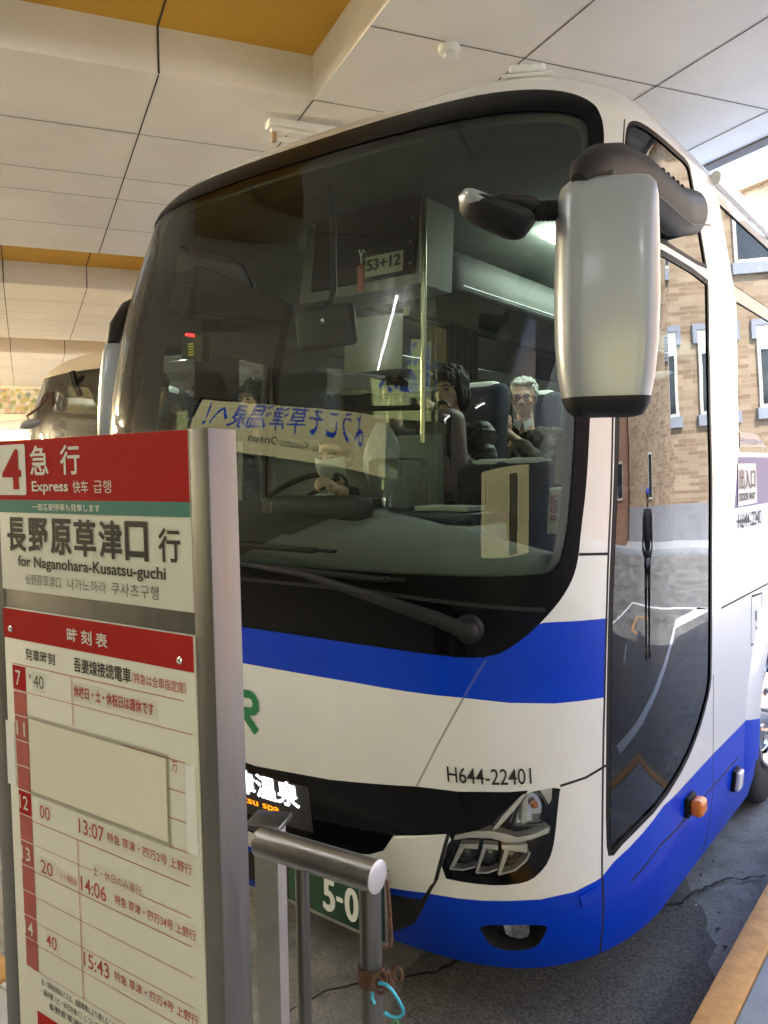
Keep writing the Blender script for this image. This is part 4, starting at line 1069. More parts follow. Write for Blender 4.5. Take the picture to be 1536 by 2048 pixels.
prt = Matrix((pxa, pyb, pzc)).transposed()
def podsec(u0, u1, top, bot, dep):
    rows = []
    N = 18
    for i in range(N + 1):
        t = i / N; e = math.sqrt(max(0, 1 - (2 * t - 1) ** 4)) if 0 < t < 1 else .02
        c = Vector((0.2068, 2.2060, 2.5426)) * (1 - t) + Vector((0.4025, 2.2029, 2.4775)) * t; r = []
        for k in range(20):
            w = 2 * math.pi * k / 20; sn, cs = math.sin(w), math.cos(w)
            r.append(c + pzc * ((top if sn > 0 else bot) * sn * e * (.75 + .5 * t)) + pyb * (dep * cs * e))
        rows.append(r)
    return rows
g = G(); g.grid(podsec(0, 1, .016, .052, .085), close=True); link('pod_body', g, M['plastic'], pod, smooth=60)
g = G(); rows = []
for i in range(13):
    t = i / 12; e = math.sqrt(max(0, 1 - (2 * t - 1) ** 4)) if 0 < t < 1 else .02; c = Vector((0.2037, 2.1860, 2.5438)) * (1 - t) + Vector((0.3247, 2.1835, 2.4907)) * t; r = []
    for k in range(16):
        w = 2 * math.pi * k / 16; r.append(c + pzc * (.026 * math.sin(w) * e) + pyb * (.062 * math.cos(w) * e))
    rows.append(r)
g.grid(rows, close=True); link('pod_cap', g, M['silver'], pod, smooth=60)
g = G(); rows = []
for i in range(13):
    t = i / 12; e = math.sqrt(max(0, 1 - (2 * t - 1) ** 4)) if 0 < t < 1 else .02; c = Vector((0.2804, 2.1751, 2.5253)) * (1 - t) + Vector((0.4116, 2.1948, 2.5181)) * t; r = []
    for k in range(16):
        w = 2 * math.pi * k / 16; r.append(c + pzc * (.022 * math.sin(w) * e) + pyb * (.05 * math.cos(w) * e))
    rows.append(r)
g.grid(rows, close=True); link('pod_shroud', g, M['greyplastic'], pod, smooth=60)
# far-side mirror, mostly behind the body corner
mir2 = root('side_mirror', BP(2.62, 2 * HW + .02, 2.2)); mir2.parent = BUS; mir2.location = BP(2.62, 2 * HW + .02, 2.2) - BUS.location
MC = Vector((-1.3775, 4.2260, 2.2846)); mwx = Vector((.96, .28, 0)).normalized(); mn = Vector((.28, -.96, 0)).normalized()
kk = 4.2 / 1677
g = G(); g.grid(mshell([((775 - v) * kk, (a - 214) * kk, (b - 214) * kk, t) for v, a, b, t in ((688, 218, 245, .3), (692, 212, 250, .7), (705, 208, 255, 1), (760, 200, 255, 1), (830, 195, 250, 1), (870, 194, 246, .9), (890, 200, 240, .4))]), close=True); link('housing', g, M['silver'], mir2, smooth=60)
g = G(); g.tube([Vector((-1.3441, 4.2361, 2.4967)), Vector((-1.3334, 4.2907, 2.5927)), Vector((-1.3064, 4.3957, 2.6950)), Vector((-1.2515, 4.6006, 2.7921))], [.03, .045, .05, .05], 14); link('arm', g, M['plastic'], mir2, smooth=60)
M_done = True

# ------------------------------------------------------------------ bus stop sign (timetable board)
SPo = Vector((-.25316, 1.20135, 0)); sx_ = Vector((.8064, -.5913, 0)); sn_ = Vector((-.5913, -.8064, 0)); sy_ = Vector((0, 0, 1)) - sx_ * .0075
def fs(off): return lambda x, y: SPo + sx_ * x + sy_ * y + sn_ * off
SR3 = Matrix((sx_, sn_, sy_.normalized())).transposed()
def sbox(g, x0, x1, y0, y1, d0, d1, bev=0, m=None): g.box(SPo + sx_ * (x0 + x1) / 2 + sy_ * (y0 + y1) / 2 + sn_ * (d0 + d1) / 2, (x1 - x0, d1 - d0, y1 - y0), SR3, bev, m)
SIGN = root('bus_stop_sign', SPo + sx_ * -.28 + Vector((0, 0, PT)), 'steel framed bus stop sign with red header panel and red timetable board', 'bus stop sign')
g = G(); sbox(g, -.0215, .0190, PT, 1.9075, -.056, .0, .002); link('post', g, M['steelv'], SIGN)
g = G(); sbox(g, -.592, -.5465, PT, 1.9075, -.056, .0, .002); link('post', g, M['steelv'], SIGN)
g = G(); sbox(g, -.5463, -.0217, .60, 1.9060, -.05, -.006, .001); link('back_plate', g, M['steelv'], SIGN)
g = G(); sbox(g, -.60, .03, PT, PT + .02, -.16, .10, .004); link('base', g, M['steel'], SIGN)
g = G(); sbox(g, -.5462, -.0235, 1.6375, 1.9065, -.006, -.001, .001); hd = link('header_panel', g, M['signw'], SIGN)
g = G(); rect(g, fs(.0), -.5460, 1.8005, -.0238, 1.9062); link('red_field', g, M['red'], hd, smooth=0)
g = G(); rect(g, fs(.0), -.5460, 1.7780, -.0238, 1.8005); link('teal_field', g, M['teal'], hd, smooth=0)
g = G(); P = smoothpoly([(-.5445, 1.8095), (-.4512, 1.8095), (-.4512, 1.8995), (-.5445, 1.8995)], 0)
def rrect(g, fn, x0, y0, x1, y1, r, m=None):
    pts = []
    for cx_, cy_, a0 in ((x1 - r, y1 - r, 0), (x0 + r, y1 - r, 90), (x0 + r, y0 + r, 180), (x1 - r, y0 + r, 270)):
        for k in range(6): pts.append((cx_ + r * math.cos(R(a0 + 18 * k)), cy_ + r * math.sin(R(a0 + 18 * k))))
    g.add([fn(*p) for p in pts], [tuple(range(len(pts)))], m)
rrect(g, fs(.0008), -.5445, 1.8092, -.4512, 1.8992, .006)
text(g, '急', fs(.0008), -.4361, 1.8440, -.3803, 1.8946, .016); text(g, '行', fs(.0008), -.3453, 1.8440, -.2903, 1.8935, .016)
text(g, 'Express', fs(.0008), -.4332, 1.8105, -.3258, 1.8335, .022); text(g, '快车', fs(.0008), -.3121, 1.8135, -.2700, 1.8335, .0); text(g, '급행', fs(.0008), -.2548, 1.8135, -.2085, 1.8340, -.004)
text(g, '一部各駅停車も発車します', fs(.0008), -.4339, 1.7825, -.2398, 1.7950, .01)
link_split('lettering', g, M['signw'], hd)
g = G(); text(g, '4', fs(.0016), -.5249, 1.8205, -.4660, 1.8895, .03); link_split('lettering', g, M['red'], hd)
g = G()
xs = np.linspace(-.5209, -.1109, 7)
for k, ch in enumerate('長野原草津口'):
    w_ = .0605 if ch != '口' else .056; text(g, ch, fs(.0006), xs[k] + .002, 1.7085, xs[k] + w_, 1.7690, .032)
text(g, '行', fs(.0006), -.0972, 1.7100, -.0476, 1.7610, .02)
text(g, 'for Naganohara-Kusatsu-guchi', fs(.0006), -.4880, 1.6765, -.0825, 1.7015, .018)
text(g, '长野原草津口', fs(.0006), -.4660, 1.6505, -.3580, 1.6700, -.008); text(g, '나가노하라', fs(.0006), -.338, 1.6505, -.232, 1.6700, -.008); text(g, '쿠사츠구행', fs(.0006), -.218, 1.6505, -.1005, 1.6710, -.008)
link_split('lettering', g, M['ink'], hd)

g = G(); sbox(g, -.5400, -.0215, .62, 1.6040, -.006, .003, .0015); bd = link('timetable_board', g, M['signw'], SIGN)
g = G(); rect(g, fs(.0036), -.5395, 1.5497, -.0220, 1.6036); link('red_field', g, M['red'], bd, smooth=0); g = G(); rect(g, fs(.0036), -.4792, .62, -.30, .8690); link('red_field', g, M['red'], bd, smooth=0)
g = G(); ys = [1.5015, 1.4575, 1.4535, 1.4110, 1.4090, 1.3650, 1.3630, 1.3190, 1.3170, 1.2740, 1.2715, 1.2290, 1.2270, 1.1800, 1.1780, 1.1345, 1.1325, 1.0870, 1.0850, 1.0410, 1.0390, .9985, .9965, .9440]
for k in range(0, 24, 2): rect(g, fs(.0036), -.5150 + .0006 * k / 2, ys[k + 1], -.4725 + .0003 * k / 2, ys[k], 1 if k not in (0, 10) else 0)
link('hour_column', g, [M['red'], M['redfade']], bd, smooth=0)
g = G(); text(g, '時 刻 表', fs(.0044), -.3388, 1.5625, -.2276, 1.5865, .016)
for tx, y0, y1 in (('7', 1.4655, 1.4930), ('11', 1.374, 1.400), ('12', 1.2385, 1.2635), ('13', 1.144, 1.169), ('14', 1.006, 1.031)): text(g, tx, fs(.0044), -.505 if len(tx) < 2 else -.509, y0, -.488 if len(tx) < 2 else -.481, y1, .006)
link_split('lettering', g, M['signw'], bd)
g = G(); text(g, '発車時刻', fs(.0038), -.4711, 1.5155, -.3790, 1.5370, .012); text(g, '吾妻線接続電車', fs(.0038), -.3237, 1.5130, -.1710, 1.5380, .014)
text(g, '40', fs(.0038), -.4475, 1.4690, -.4160, 1.4915, -.004)
text(g, '新', fs(.0038), -.463, 1.482, -.454, 1.492, 0)
text(g, '注・各時刻表のバスは、道路事情により遅れることがあります', fs(.0038), -.4617, .9235, -.20, .9360, .004); text(g, '・最終便（土・休日を除く）についてはお問い合せ下さい', fs(.0038), -.4628, .9050, -.20, .9175, .004); text(g, '長野原草津口駅前発着所', fs(.0038), -.44, .886, -.24, .899, .004)
link_split('lettering', g, M['ink'], bd)
g = G(); f4 = fs(.0040)
def hline(x0, x1, y, w=.0013): rect(g, f4, x0, y - w / 2, x1, y + w / 2)
hline(-.5140, -.0473, 1.5045); hline(-.5140, -.0285, 1.4565, .001)
for y in (1.4105, 1.3640, 1.3190, 1.2735): hline(-.0900 if y < 1.405 else -.20, -.0470, y)
hline(-.5126, -.0461, 1.2230); hline(-.4690, -.2900, 1.1795, .0009); hline(-.1650, -.0465, 1.1745); hline(-.5085, -.0450, 1.1297); hline(-.5093, -.0454, 1.0823, .001); hline(-.5073, -.0440, 1.0354, .001); hline(-.5051, -.0440, .9935, .001); hline(-.49, -.044, .944, .0008)
for y0, y1 in ((1.42, 1.5045), (.944, 1.223)):
    rect(g, f4, -.3335, y0, -.3322, y1)
    rect(g, f4, -.3300, y0, -.3294, y1)
link('red_rule', g, M['redink'], bd, smooth=0); g = G()
text(g, '（特急は全車指定席）', f4, -.1680, 1.5150, -.0405, 1.5330, .006)
text(g, '休校日・土・休祝日は運休です', f4, -.3264, 1.4700, -.1175, 1.4905, .026)
text(g, '00', f4, -.4443, 1.2355, -.4130, 1.2590, .002); text(g, '20', f4, -.4477, 1.1350, -.4110, 1.1590, .002); text(g, '40', f4, -.4398, 1.0030, -.4075, 1.0260, .002)
text(g, '：八十場経由', f4, -.398, 1.139, -.340, 1.153, 0)
for tm, y, rest, x0, x1 in (('13:07', 1.2360, '特急 草津・四万2号 上野行', -.2479, -.0410), ('14:06', 1.1358, '特急 草津・四万34号 上野行', -.2335, -.0365), ('15:43', 1.0045, '特急 草津・四万4号 上野行', -.2425, -.0370)):
    text(g, tm, f4, -.3268, y, -.2565, y + .0262, .008); text(g, rest, f4, x0, y + .005, x1, y + .0215, .008)
text(g, '土・休日のみ運行', f4, -.2907, 1.1735, -.1640, 1.1890, .0)
text(g, '万', f4, -.080, 1.392, -.066, 1.409, .0)
link_split('red_lettering', g, M['redink'], bd)
g = G()
for x, y in ((-.5153, 1.5670), (-.0527, 1.5648), (-.5153, .68), (-.0527, .68)): g = G(); g.lathe(fs(.0035)(x, y), sn_, [(0, .0062), (.0015, .006), (.003, .0045), (.0038, .001)], 18); link('screw', g, M['chrome'], bd)
sl_ = pmat('tape_film', (.52, .49, .42), .3, var=.05)
g = G()
for x0, y0, x1, y1 in ((-.330, 1.464, -.108, 1.497), (-.452, 1.462, -.410, 1.498), (-.447, 1.230, -.408, 1.264), (-.330, 1.232, -.036, 1.266), (-.330, 1.131, -.034, 1.166), (-.452, 1.13, -.405, 1.164), (-.40, 1.133, -.336, 1.158), (-.2925, 1.1680, -.16, 1.193), (-.33, .999, -.034, 1.036), (-.442, .998, -.403, 1.031)):
    g = G(); sbox(g, x0, x1, y0, y1, .0029, .00345); link('paper_strip', g, M['paper2'], bd, smooth=0)
sheet = G(); sbox(sheet, -.4655, -.0915, 1.2800, 1.4095, .0045, .0062); setp(link('paper_sheet', sheet, M['paper'], smooth=0), 'blank cream paper sheet taped over the middle of the timetable', 'paper')
tp = G(); rect(tp, fs(.0042), -.4740, 1.2705, -.0845, 1.4165); setp(link('film_cover', tp, M['film'], smooth=0), 'clear film holding the blank paper sheet on the timetable', 'film')
tp = G(); sbox(tp, -.0485, -.0250, 1.2750, 1.4090, .0040, .0050); setp(link('tape', tp, M['white'], smooth=0), 'white tape strip beside the blank sheet, at the right post', 'tape')
tp = G(); sbox(tp, -.5440, -.5175, 1.2770, 1.3950, .0040, .0050); setp(link('tape', tp, M['white'], smooth=0), 'white tape strip at the outer edge of the hour column', 'tape')

# ------------------------------------------------------------------ steel handrail
RL0 = Vector((-0.0222, 1.4868, 1.1070)); RL1 = Vector((-0.2560, 1.6419, 1.1067)); RL1.z = RL0.z; rd = (RL1 - RL0).normalized()
HR = root('handrail', Vector((RL0.x, RL0.y, PT)), 'brushed steel tube handrail with round end cap', 'handrail')
g = G(); g.cyl(RL0 + rd * .0015, RL1, .0292, 40); link('top_rail', g, M['steel'], HR)
g = G(); g.lathe(RL0 + rd * .0015, -rd, [(0, .0300), (.002, .0300), (.003, .028), (.003, .0005)], 40); link('end_cap', g, M['capsteel'], HR)
def vbar(p, r, n): g = G(); g.cyl(Vector((p.x, p.y, RL0.z - .012)), Vector((p.x, p.y, PT)), r, 20); link(n, g, M['steelv'], HR)
pp_ = Vector((-0.0367, 1.5021, 1.0095)); vbar(pp_, .0205, 'post')
p2 = Vector((-0.1690, 1.5803, 0.9684)); vbar(p2, .0135, 'bar')
g = G(); pc_ = Vector((-0.2516, 1.7018, 0.9982)); rt_ = Matrix((Vector((.97, -.24, 0)).normalized(), Vector((.24, .97, 0)).normalized(), Vector((0, 0, 1)))).transposed()
SQP = root('steel_post', Vector((pc_.x, pc_.y + .03, PT)), 'square grey steel post behind the timetable sign at the handrail end', 'post')
zt = Vector((-0.2576, 1.7131, 1.1289)).z
g.box(Vector((pc_.x, pc_.y + .035, (zt - .02 + PT) / 2)), (.053, .05, zt - .02 - PT), rt_, .002); link('shaft', g, M['greysteel'], SQP)
g = G(); g.box(Vector((pc_.x + .0, pc_.y + .02, zt - .014)), (.078, .080, .012), rt_, .002); link('cap', g, M['steel'], SQP)
g = G(); g.tube([Vector((-0.0106, 1.5162, 1.0942)), Vector((-0.0043, 1.5155, 1.0793)), Vector((-0.0014, 1.5132, 1.0312)), Vector((0.0014, 1.5106, 0.9758)), Vector((-0.0015, 1.5100, 0.9638)), Vector((-0.0090, 1.5098, 0.9602)), Vector((-0.0219, 1.5100, 0.9641))], .0036, 10); link('rod_loop', g, M['rust'], HR)
t = root('pipe_clamp', Vector((pp_.x, pp_.y, Vector((-0.0381, 1.4978, 0.9178)).z)), 'rusty brown pipe clamp round the rail post', 'clamp')
g = G(); cz = Vector((-0.0382, 1.4977, 0.9159)); zz = cz.z; g.lathe(Vector((pp_.x, pp_.y, zz - .017)), (0, 0, 1), [(0, .0207), (0, .0245), (.034, .0245), (.034, .0207)], 28); link('band', g, M['rust'], t)
g = G(); ear = Vector((pp_.x, pp_.y, zz)) + Vector((.8, -.6, 0)) * .036
g.box(ear, (.030, .007, .030), Matrix((Vector((.8, -.6, 0)), Vector((.6, .8, 0)), Vector((0, 0, 1)))).transposed(), .002); g.cyl(ear - Vector((.6, .8, 0)) * .016, ear + Vector((.6, .8, 0)) * .016, .006, 6); link('bolt_ear', g, M['rust'], t)
def torus(c, ax, r, rr, sc=1.5, n=28):
    ax = Vector(ax).normalized(); a = Vector((0, 0, 1)); a = (a - ax * a.dot(ax)).normalized(); b = ax.cross(a)
    return [Vector(c) + a * (r * sc * math.cos(2 * math.pi * k / n)) + b * (r * math.sin(2 * math.pi * k / n)) for k in range(n + 1)]
for c, ax, lab in ((Vector((-0.0059, 1.4488, 0.9401)), (.9, -.3, .2), 'rusty chain link hanging from the clamp, nearest the post'), (Vector((0.0112, 1.4589, 0.9427)), (.3, .9, .1), 'rusty chain link hooked on the clamp ear')):
    g = G(); g.tube(torus(c, ax, .0085, 0), .0034, 8); setp(link('chain_link', g, M['rust']), lab, 'chain link')
g = G(); g.tube(torus(Vector((-0.0218, 1.4288, 0.9402)), (.2, .9, .3), .010, 0, 1.7), .0034, 8); setp(link('chain_link', g, M['rust']), 'rusty chain link holding the cyan carabiner', 'chain link')
g = G(); cb = [(757, 1966), (770, 1968), (783, 1979), (797, 2000), (807, 2019), (806, 2028), (798, 2035), (786, 2035), (774, 2031), (768, 2026)]
cbp = [Vector((-0.0224, 1.4144, 0.9546)), Vector((-0.0111, 1.4114, 0.9545)), Vector((-0.0000, 1.4090, 0.9460)), Vector((0.0118, 1.4081, 0.9277)), Vector((0.0194, 1.4074, 0.9121)), Vector((0.0201, 1.4070, 0.9043)), Vector((0.0131, 1.4067, 0.8983)), Vector((0.0018, 1.4068, 0.8985)), Vector((-0.0076, 1.4069, 0.9021)), Vector((-0.0127, 1.4071, 0.9065))]
t = root('carabiner', cbp[5], 'cyan aluminium carabiner hanging on the rusty chain', 'carabiner')
g.tube(cbp, .0031, 10); link('hook', g, M['cyan'], t, smooth=60)
g = G(); g.tube([Vector((-0.0334, 1.4283, 0.9299)), Vector((-0.0344, 1.4258, 0.9206)), Vector((-0.0301, 1.4224, 0.9120))], .0030, 10); link('gate', g, M['cyan'], t)
g = G(); g.tube([Vector((0.0079, 1.4067, 0.8984)), Vector((-0.0010, 1.4061, 0.8847)), Vector((-0.0141, 1.4056, 0.8746))], .0022, 8); g.tube([Vector((0.0053, 1.4068, 0.8985)), Vector((0.0137, 1.4060, 0.8828))], .0022, 8); setp(link('cord', g, M['cordgreen']), 'green cord tied to the cyan carabiner', 'cord')

# ------------------------------------------------------------------ coach interior
def bbox(g, a0, a1, l0, l1, z0, z1, bev=0, m=None): g.box(BP((a0 + a1) / 2, (l0 + l1) / 2, (z0 + z1) / 2), (a1 - a0, l1 - l0, z1 - z0), SQ3, bev, m)
g = G(); bbox(g, 3.95, 12.3, .12, 2.36, 1.15, 1.27); bbox(g, 2.9, 3.95, .9, 2.36, .80, .9); bbox(g, 2.9, 3.95, .3, .9, .5, .6); link('cabin_floor', g, M['dashdark'], BUS)
g = G(); g.quad(BP(2.95, .36, 3.21), BP(2.95, 2.13, 3.21), BP(12.4, 2.13, 3.21), BP(12.4, .36, 3.21)); link('cabin_ceiling', g, M['lining'], BUS, smooth=0)
g = G(); bbox(g, 12.3, 12.4, .1, 2.4, 1.2, 3.2); link('cabin_rear_wall', g, M['lining'], BUS)
# dashboard: sweeps from the foot of the windshield to a raised back edge
def aback(L): return 2.62 + .40 * min(max((L - .25) / 1.05, 0), 1) ** .8 + (.06 if L > 1.4 else 0)
def zback(L): return float(np.interp(L, [.1, .35, 1.3, 1.42, 1.6, 2.36], [1.545, 1.56, 1.675, 1.70, 1.73, 1.70]))
g = G(); rows = []
for s in np.linspace(.56, ST - .56, 60):
    f = SP(float(s), 1.505, -.055); L = (f - BP(0, 0, 0)).dot(EL); b = BP(max(aback(L), f.dot(EA) + .05), L, zback(L)); r = []
    for t in np.linspace(0, 1, 9): r.append(f * (1 - t) + b * t + Vector((0, 0, .022 * math.sin(math.pi * t))))
    r += [b + EA * .02 - Vector((0, 0, .015)), b + EA * .03 - Vector((0, 0, .5))]
    rows.append(r)
g.grid(rows); mm = []
for f in g.f:
    c = sum((Vector(g.v[k]) for k in f), Vector()) / 4; L = (c - BP(0, 0, 0)).dot(EL); t = c.dot(EA)
    mm.append(1 if L > 1.30 + .14 * (3.0 - t) else 0)
g.m = mm
dash = link('dashboard', g, [M['dashgrey'], M['dashdark']], BUS, smooth=60)
def vent(cpt, w, tilt=0):
    fx = (-EL + EA * tilt).normalized(); fy = Vector((-fx.y, fx.x, 0)); up = Vector((0, 0, 1)); up = (up * .6 + fy * .8).normalized(); nr = fx.cross(up)
    rt = Matrix((fx, up, nr)).transposed(); g = G(); g.box(cpt, (w, .055, .012), rt, .005); v = link('air_vent', g, M['dashgrey'], BUS)
    g = G(); g.box(cpt + nr * .004 if nr.z > 0 else cpt - nr * .004, (w * .86, .036, .012), rt, .003); link('vent_opening', g, M['ink'], v)
    g = G(); sg_ = 1 if nr.z > 0 else -1
    for k in range(9): g.box(cpt + fx * (w * .86 * (k / 8 - .5)) + nr * sg_ * .011, (.004, .036, .004), rt)
    g.box(cpt + nr * sg_ * .011, (w * .86, .004, .004), rt); link('vent_louvre', g, M['dashgrey'], v)
vent(Vector((0.4036, 2.8053, 1.5115)) + Vector((0, 0, .012)), .27, .25); vent(Vector((-0.0270, 3.0719, 1.4950)) + Vector((0, 0, .012)), .23, .05)
# driver's binnacle, steering wheel, tablet holder
g = G(); g.box(Vector((-0.2808, 3.6801, 1.6865)), (.14, .52, .11), SQ3, .04, seg=3); link('instrument_hood', g, M['dashdark'], BUS)
wc = Vector((-0.3991, 3.9903, 1.7061)); g = G(); ax = (EA * .55 - Vector((0, 0, .83))).normalized()
ring = []
a_ = EL; b_ = ax.cross(a_)
for k in range(41): ring.append(wc + a_ * .235 * math.cos(2 * math.pi * k / 40) + b_ * .235 * math.sin(2 * math.pi * k / 40))
g.tube(ring, .014, 10)
for k in (0, 13, 27): g.tube([wc, ring[k]], .012, 8)
link('steering_wheel', g, M['plastic'], BUS)
g = G(); g.box(Vector((-0.4870, 3.7695, 1.6206)), (.02, .16, .22), SQ3, .006); link('tablet_holder', g, M['ink'], BUS)
g = G(); g.box(Vector((-0.3328, 3.2841, 1.5155)), (.06, .10, .004), SQ3); setp(link('paper_slip', g, M['orangepaper']), 'small orange paper slip on the dashboard behind the wiper', 'paper')
# fare box with navy top
F0, F1 = Vector((-0.0739, 3.7763, 1.6882)), Vector((0.2333, 3.5507, 1.6798))
fb = root('fare_box', BP(3.1, 1.15, .9)); fb.parent = BUS; fb.location = BP(3.1, 1.15, .9) - BUS.location
g = G(); bbox(g, 2.98, 3.28, .80, 1.36, .9, 1.615, .015); link('case', g, M['white'], fb)
g = G(); bbox(g, 2.965, 3.3, .79, 1.37, 1.617, 1.665, .012); link('top', g, M['navy'], fb)
g = G(); bbox(g, 2.972, 2.979, .93, 1.06, 1.48, 1.56); link('blue_label', g, M['sign_blue'], fb, smooth=0)
g = G(); bbox(g, 3.0, 3.2, 1.16, 1.36, 1.668, 1.90, .02); link('coin_tray', g, M['clear'], fb)
g = G(); bbox(g, 3.02, 3.18, .85, 1.12, 1.668, 1.69, .006); link('card_reader', g, M['ltgrey'], fb)
rs_ = random.Random(3); rows = []
for i in range(9):
    t = i / 8; r = []
    for k in range(24):
        w = 2 * math.pi * k / 24; rad = .13 * math.sin(math.pi * (.12 + .82 * t)) ** .7 * (1 + .10 * math.sin(5 * w + i) + rs_.uniform(-.05, .05)); r.append(Vector((-0.0042, 3.8740, 1.8263)) + EL * rad * math.cos(w) * .7 + EA * rad * math.sin(w) * .5 + Vector((0, 0, -.10 + .34 * t)))
    rows.append(r)
g = G(); g.grid(rows, close=True); setp(link('plastic_bag', g, M['bag'], smooth=80), 'crumpled translucent plastic bag beside the fare box', 'bag')
# interior mirror, header box with seat card, charm, pole, glass screen, notice
im = root('interior_mirror', Vector((-0.2222, 3.4137, 2.4258))); im.parent = BUS; im.location = Vector((-0.2222, 3.4137, 2.4258)) - BUS.location
g = G(); g.box(Vector((-0.2222, 3.4137, 2.4258)), (.05, .30, .165), SQ3 @ Matrix.Rotation(R(-8), 3, 'Y'), .024, seg=3); link('housing', g, M['plastic'], im, smooth=60)
g = G(); g.tube([Vector((-0.1932, 3.4420, 2.9959)), Vector((-0.1864, 3.4371, 2.7995)), Vector((-0.1871, 3.4128, 2.5746)), Vector((-0.2080, 3.4033, 2.5034)), Vector((-0.2287, 3.3937, 2.4324))], .0125, 10); link('arm', g, M['plastic'], im)
g = G(); g.sphere(Vector((-0.2313, 3.3770, 2.4454)), .012); link('knob', g, M['chrome'], im)
def bquad(g, P, a, th, m=None): g.prism([p for p in P], EA * th, m)
g = G(); bquad(g, [Vector((-0.4404, 4.5665, 2.7460)), Vector((0.1868, 4.1059, 2.7509)), Vector((0.2039, 4.0933, 3.1654)), Vector((-0.3798, 4.5220, 3.1516))], 3.42, .3); hb = link('header_box', g, M['ltgrey'], BUS, smooth=0)
g = G(); bquad(g, [Vector((-0.3680, 4.4885, 2.8002)), Vector((0.1630, 4.0986, 2.7998)), Vector((0.1867, 4.0812, 3.1735)), Vector((-0.3326, 4.4625, 3.1492))], 3.4, .018); link('monitor', g, M['screen'], hb, smooth=0)
for u_ in ((Vector((0.1616, 4.0934, 3.0574))), (Vector((0.1507, 4.1014, 2.9507))), (Vector((0.1446, 4.1059, 2.8471)))): g = G(); g.sphere(u_, .008, u=10, v=6); link('screw', g, M['chrome'], hb)
cd = root('seat_card', Vector((0.0143, 4.1706, 2.8650)), 'white card reading 53+12 under the dark monitor behind the windshield', 'card')
c0, c1, c2, c3 = Vector((-0.0790, 4.2391, 2.8094)), Vector((0.1054, 4.1037, 2.8138)), Vector((0.1115, 4.0992, 2.9079)), Vector((-0.0723, 4.2341, 2.9091))
g = G(); g.prism([c0, c1, c2, c3], EA * .006); link('panel', g, M['paper'], cd, smooth=0)
g = G(); fc = lambda x, y: c0 + (c1 - c0) * x + (c3 - c0) * y - EA * .003; text(g, '53+12', fc, .06, .28, .95, .82, .03); link('lettering', g, M['ink'], cd, smooth=0)
ch = root('charm', Vector((-0.0919, 4.0376, 2.7659)), 'coral cloth charm hanging on a white string behind the windshield', 'charm')
g = G(); g.box(Vector((-0.0920, 4.0377, 2.7612)), (.018, .034, .125), SQ3, .006); link('pouch', g, M['coral'], ch)
g = G(); g.tube([Vector((-0.0884, 4.0350, 2.8286)), Vector((-0.0901, 4.0363, 2.8665)), Vector((-0.0776, 4.0271, 2.8920)), Vector((-0.0635, 4.0168, 2.8751))], .004, 6); g.tube([Vector((-0.0901, 4.0363, 2.8665)), Vector((-0.0993, 4.0431, 2.8965))], .004, 6); link('string', g, M['white'], ch)
g = G(); g.cyl(Vector((0.2129, 4.0371, 3.1424)), Vector((0.1932, 4.0516, 1.9791)), .0135, 14); link('grab_pole', g, M['brass'], BUS)
g = G(); bbox(g, 3.42, 3.428, 1.25, 2.33, 2.03, 2.72); link('glass_screen', g, M['clear'], BUS, smooth=0)
g = G(); g.cyl(Vector((-0.1946, 4.3860, 2.1708)), Vector((0.2024, 4.0945, 2.1501)), .013, 10); link('screen_rail', g, M['plastic'], BUS)
g = G(); bbox(g, 3.43, 3.47, 1.25, 2.33, 1.0, 2.02); link('screen_panel', g, M['lining'], BUS)
g = G(); g.prism([Vector((-0.1955, 4.3618, 2.3490)), Vector((0.0970, 4.1470, 2.3488)), Vector((0.1081, 4.1389, 2.6146)), Vector((-0.1796, 4.3502, 2.6282))], EA * .004); setp(link('notice_sheet', g, M['paleg'], smooth=0), 'large pale notice sheet fixed to the glass screen behind the driver', 'notice')
g = G(); g.prism([Vector((0.1076, 4.1269, 2.5979)), Vector((0.1362, 4.1059, 2.5983)), Vector((0.1391, 4.1037, 2.6387)), Vector((0.1106, 4.1247, 2.6384))], EA * .004); setp(link('paper_tag', g, M['paper'], smooth=0), 'tiny white paper tag above the corner of the pale notice sheet', 'tag')
g = G(); g.prism([Vector((0.0990, 4.1332, 2.1669)), Vector((0.1325, 4.1085, 2.1668)), Vector((0.1331, 4.1081, 2.2056)), Vector((0.0995, 4.1328, 2.2059))], EA * .004); setp(link('paper_tag', g, M['paper'], smooth=0), 'small square white tag on the glass screen beside the grab pole', 'tag')
# overhead rack on the far side, service panel, curtain, lamp
g = G(); rows = []
for a in (3.98, 4.02, 4.1, 12.2):
    e = 0 if a == 3.98 else .03 if a == 4.02 else .045; r = []
    for (L, z) in ((1.50, 2.83), (1.485, 2.90), (1.50, 3.0), (1.56, 3.08), (1.68, 3.13), (2.12, 3.14), (2.34, 3.0), (2.34, 2.935), (1.9, 2.86)): r.append(BP(a, L + (.045 - e) * (1 if L < 1.9 else 0), z - (.045 - e) * (1 if z > 2.9 else -.5)))
    rows.append(r)
g.grid(rows, close=True); g.add(rows[0], [tuple(range(8, -1, -1))]); link('luggage_rack', g, M['rackgrey'], BUS, smooth=35)
g = G(); g.cyl(BP(4.05, 1.475, 2.86), BP(12, 1.475, 2.86), .008, 8)
link('rack_rail', g, M['chrome'], BUS)
g = G(); g.lathe(Vector((0.3360, 4.7035, 2.8925)), -EA, [(0, .022), (.01, .02), (.012, .001)], 16); link('rack_lock', g, M['chrome'], BUS)
g = G(); rows = []
for a in (4.05, 12.2): rows.append([BP(a, L, z) for L, z in ((.16, 2.80), (.85, 2.82), (.9, 2.9), (.86, 3.06), (.7, 3.13), (.16, 2.98))])
g.grid(rows, close=True); g.add(rows[0], [tuple(range(5, -1, -1))]); link('luggage_rack', g, M['lining'], BUS, smooth=35)
